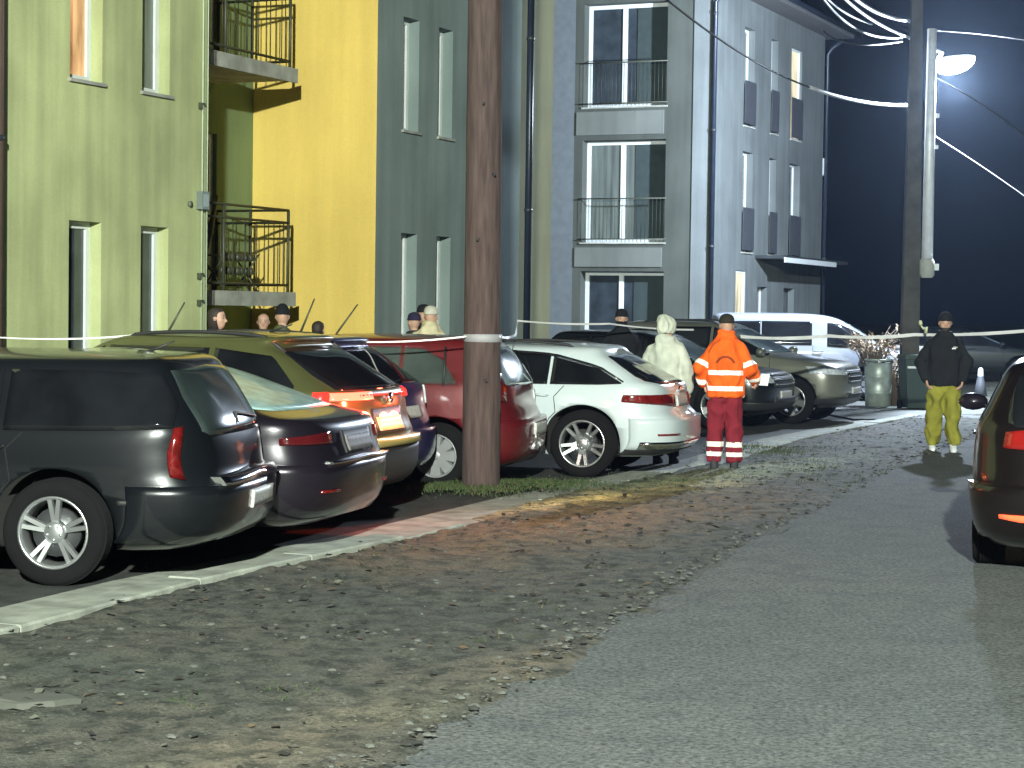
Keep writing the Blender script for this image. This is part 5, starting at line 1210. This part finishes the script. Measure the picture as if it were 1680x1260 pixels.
# paramedic in orange
refl = mat('reflective_band', (.85, .82, .74), .35, var=.05, emit=(1, .86, .74), es=.22)  # glow stands in for lamplight thrown back by the bands
orange = cloth('orange_cloth', (.90, .13, .015)); dkor = cloth('dark_back_arc', (.26, .045, .02)); maroon = cloth('maroon_cloth', (.20, .018, .030))  # includes a darker orange tone for an arc across the back
AR = {-1: ((-.02, -.275, 1.17), (.20, -.33, 1.03), (0, 1, 0), 1.0), 1: ((-.05, .285, 1.17), (.08, .245, .98), (0, -1, 0), .8)}
def op(c):
    r_ = math.hypot(c.x, c.y)
    if abs(c.y) < .20:
        if .915 < c.z < .965 or 1.095 < c.z < 1.15: return 1
        if c.x < -.06 and abs(math.hypot(c.y*1.0, (c.z-1.20))-.105) < .014 and c.z > 1.23: return 2
        return 0
    for sg, (e, w_, _, _) in AR.items():
        e, w_ = Vector(e), Vector(w_); v = Vector(c)
        if v.y*sg < .2: continue
        sh = Vector((0, sg*.165, 1.425)); t = (v-sh).dot((e-sh))/(e-sh).length_squared
        if .70 < t < .90 and v.z > 1.17: return 1
        t = (v-e).dot((w_-e))/(w_-e).length_squared
        if .55 < t < .80 and v.z < 1.16: return 1
    return 0
def lp_(c): return 1 if (.16 < c.z < .215 or .27 < c.z < .325) else 0
p = G(1188, 771)
tP, _ = person('paramedic in orange reflective jacket and maroon trousers, back to the camera', p, R(82), 1.66, top=orange, legs=maroon, shoe=cloth('grey_shoe', (.05, .05, .055)), arms=AR, bulky=1.75, top_paint=op, top_mats=[refl, dkor], leg_paint=lp_, leg_mats=[refl], hat=cloth('dark_brown_knit', (.035, .03, .022)), voxel=.014, step=.045, stance=.115, head_yaw=R(8), leg_fold=.016, loose=1.2)
b = MB(); b.add([(-.08, -.005, -.05), (.09, .0, -.06), (.11, .02, .05), (-.06, .01, .06), (0, .04, .0)], [(0, 1, 4), (1, 2, 4), (2, 3, 4), (3, 0, 4)]); o = b.build('paper', mat('white_paper', (.85, .87, .9), .6)); md = o.modifiers.new('s', 'SOLIDIFY'); md.thickness = .006; bake(o)
o.location = p+Vector((.40, .26, .97)); tag(o, 'crumpled white paper held in the right hand of the paramedic in orange', 'paper')
# person in the long pale coat
cream = cloth('pale_sage_cloth', (.52, .55, .47))
p = G(1092, 762); p.y += .1
t_, Mh = person('person in a long pale sage coat and hat beside the white estate', p, R(70), 1.63, top=cream, legs=black_c, shoe=black_c, coat=.50, bulky=1.5, head_yaw=R(-28), hood=True, arms={1: ((-.02, .27, 1.16), (.10, .24, .95), (0, -1, 0), .8)})
b = MB(); loft(b, [(-.02, 0, -.07, .10, .085), (-.025, 0, -.01, .118, .10), (-.02, 0, .05, .118, .105), (-.02, .01, .09, .10, .095), (-.05, .015, .135, .06, .06), (-.065, .01, .15, .02, .02)], 20)
b.v = [tuple(Mh @ Vector(v)) for v in b.v]; fuse(b, 'hat', [cream], t_, .01, .010, 16, 2)
# man in yellow-green trousers
p = G(1546, 741)
ytr = cloth('yellow_green_cloth', (.24, .23, .035)); 
t_, Mh = person('man in black sweatshirt, yellow green trousers and white shoes facing the camera', p, R(-97), 1.71, top=black_c, legs=ytr, shoe=mat('white_shoe', (.75, .78, .80), .5), arms={1: ((-.04, .30, 1.16), (.06, .235, .93), (0, -1, 0), .8), -1: ((-.04, -.30, 1.16), (.06, -.235, .93), (0, 1, 0), .8)}, bulky=1.3, hat=black_c, facef=True, beard=M['hair'], step=.05, stance=.13, loose=1.45, leg_fold=.022, voxel=.016, hat_tall=.01)
b = MB(); b.box(.155, .162, .08, .13, 1.33, 1.345); b.box(.155, .162, .095, .15, 1.352, 1.36); b.build('chest_logo', M['white_frame'], t_)
# people in the background, from left to right
yel = lambda px, Y: Vector(((px-840)/F*Y, Y, 0))
GP = 'people standing behind the parked cars'
def bgp(label, px, Y, yaw, H, **k):
    t_, mh = person(label, yel(px, Y), yaw, H-.035, voxel=.022, legs=dk, shoe=black_c, **k); t_['group'] = GP; return t_
bgp('long haired person in a dark coat looking right, below the lower balcony', 352, 21.2, R(-10), 1.70, top=dk, hair_m=M['hair'], long_hair=.09, facef=True, bulky=1.5)
bgp('bald headed ruddy man framed by the yellow wall under the balcony', 431, 24.3, R(-85), 1.64, top=dk, facef=True)
bgp('person in black beanie and olive jacket seen from behind at the yellow wall', 462, 22.6, R(95), 1.72, top=cloth('olive_cloth', (.09, .10, .05)), hat=black_c, hat_tall=.02, bulky=1.6)
bgp('dark hair of a person just showing above the gold crossover roof', 520, 23.5, R(70), 1.56, top=dk, hair_m=M['hair'])
bgp('person in a dark purple hat at the left of the group behind the red car', 679, 24.6, R(120), 1.66, top=dk, hat=cloth('dark_purple_knit', (.03, .025, .06)), bulky=1.5)
bgp('person in a black hat behind the cream beanie', 693, 25.6, R(-70), 1.76, top=dk, hat=black_c)
bgp('person in cream beanie and cream jacket seen from behind, left of the timber pole', 705, 23.6, R(80), 1.74, top=cloth('cream_cloth', (.58, .52, .34)), hat=cloth('cream_knit', (.55, .53, .45)), hood=True, bulky=1.9)
bgp('person in black with a beanie and dark face mask behind the white estate', 1018, 26.4, R(-80), 1.74, top=black_c, hat=black_c, mask=black_c, facef=True, bulky=1.6)
# whip aerials on three roofs
def attach(parent, b, name, m):
    inv = (Matrix.Translation(parent.location) @ Matrix.Rotation(parent.rotation_euler.z, 4, 'Z')).inverted()
    b.v = [tuple(inv @ Vector(v)) for v in b.v]; return b.build(name, m, parent)
cars_by_label = {o.get('label', ''): o for o in bpy.data.objects}
for key, p0, p1, Y in (('gold green', (272, 552), (303, 496), 17.6), ('dark blue', (492, 548), (516, 490), 18.8), ('red hatchback', (543, 560), (587, 499), 19.8)):
    c = next(v for k_, v in cars_by_label.items() if k_.startswith(key)); b = MB(); b.tube([AT(*p0, Y), AT(*p1, Y)], [.012, .007], 5); attach(c, b, 'whip_aerial', M['rail'])

# ------------------------------------------------------------------ thin night haze, added for the glow round the street lamp
hz = MB(); hz.box(-60, 60, -30, 110, -1.1, 14)
m = bpy.data.materials.new('night_air'); m.use_nodes = True; n = m.node_tree.nodes; n.remove(n['Principled BSDF'])
v = n.new('ShaderNodeVolumePrincipled'); v.inputs['Color'].default_value = (.55, .72, 1, 1); v.inputs['Density'].default_value = .00032; v.inputs['Anisotropy'].default_value = .72
m.node_tree.links.new(v.outputs[0], n['Material Output'].inputs['Volume'])
tag(hz.build('haze', m), kind='stuff')
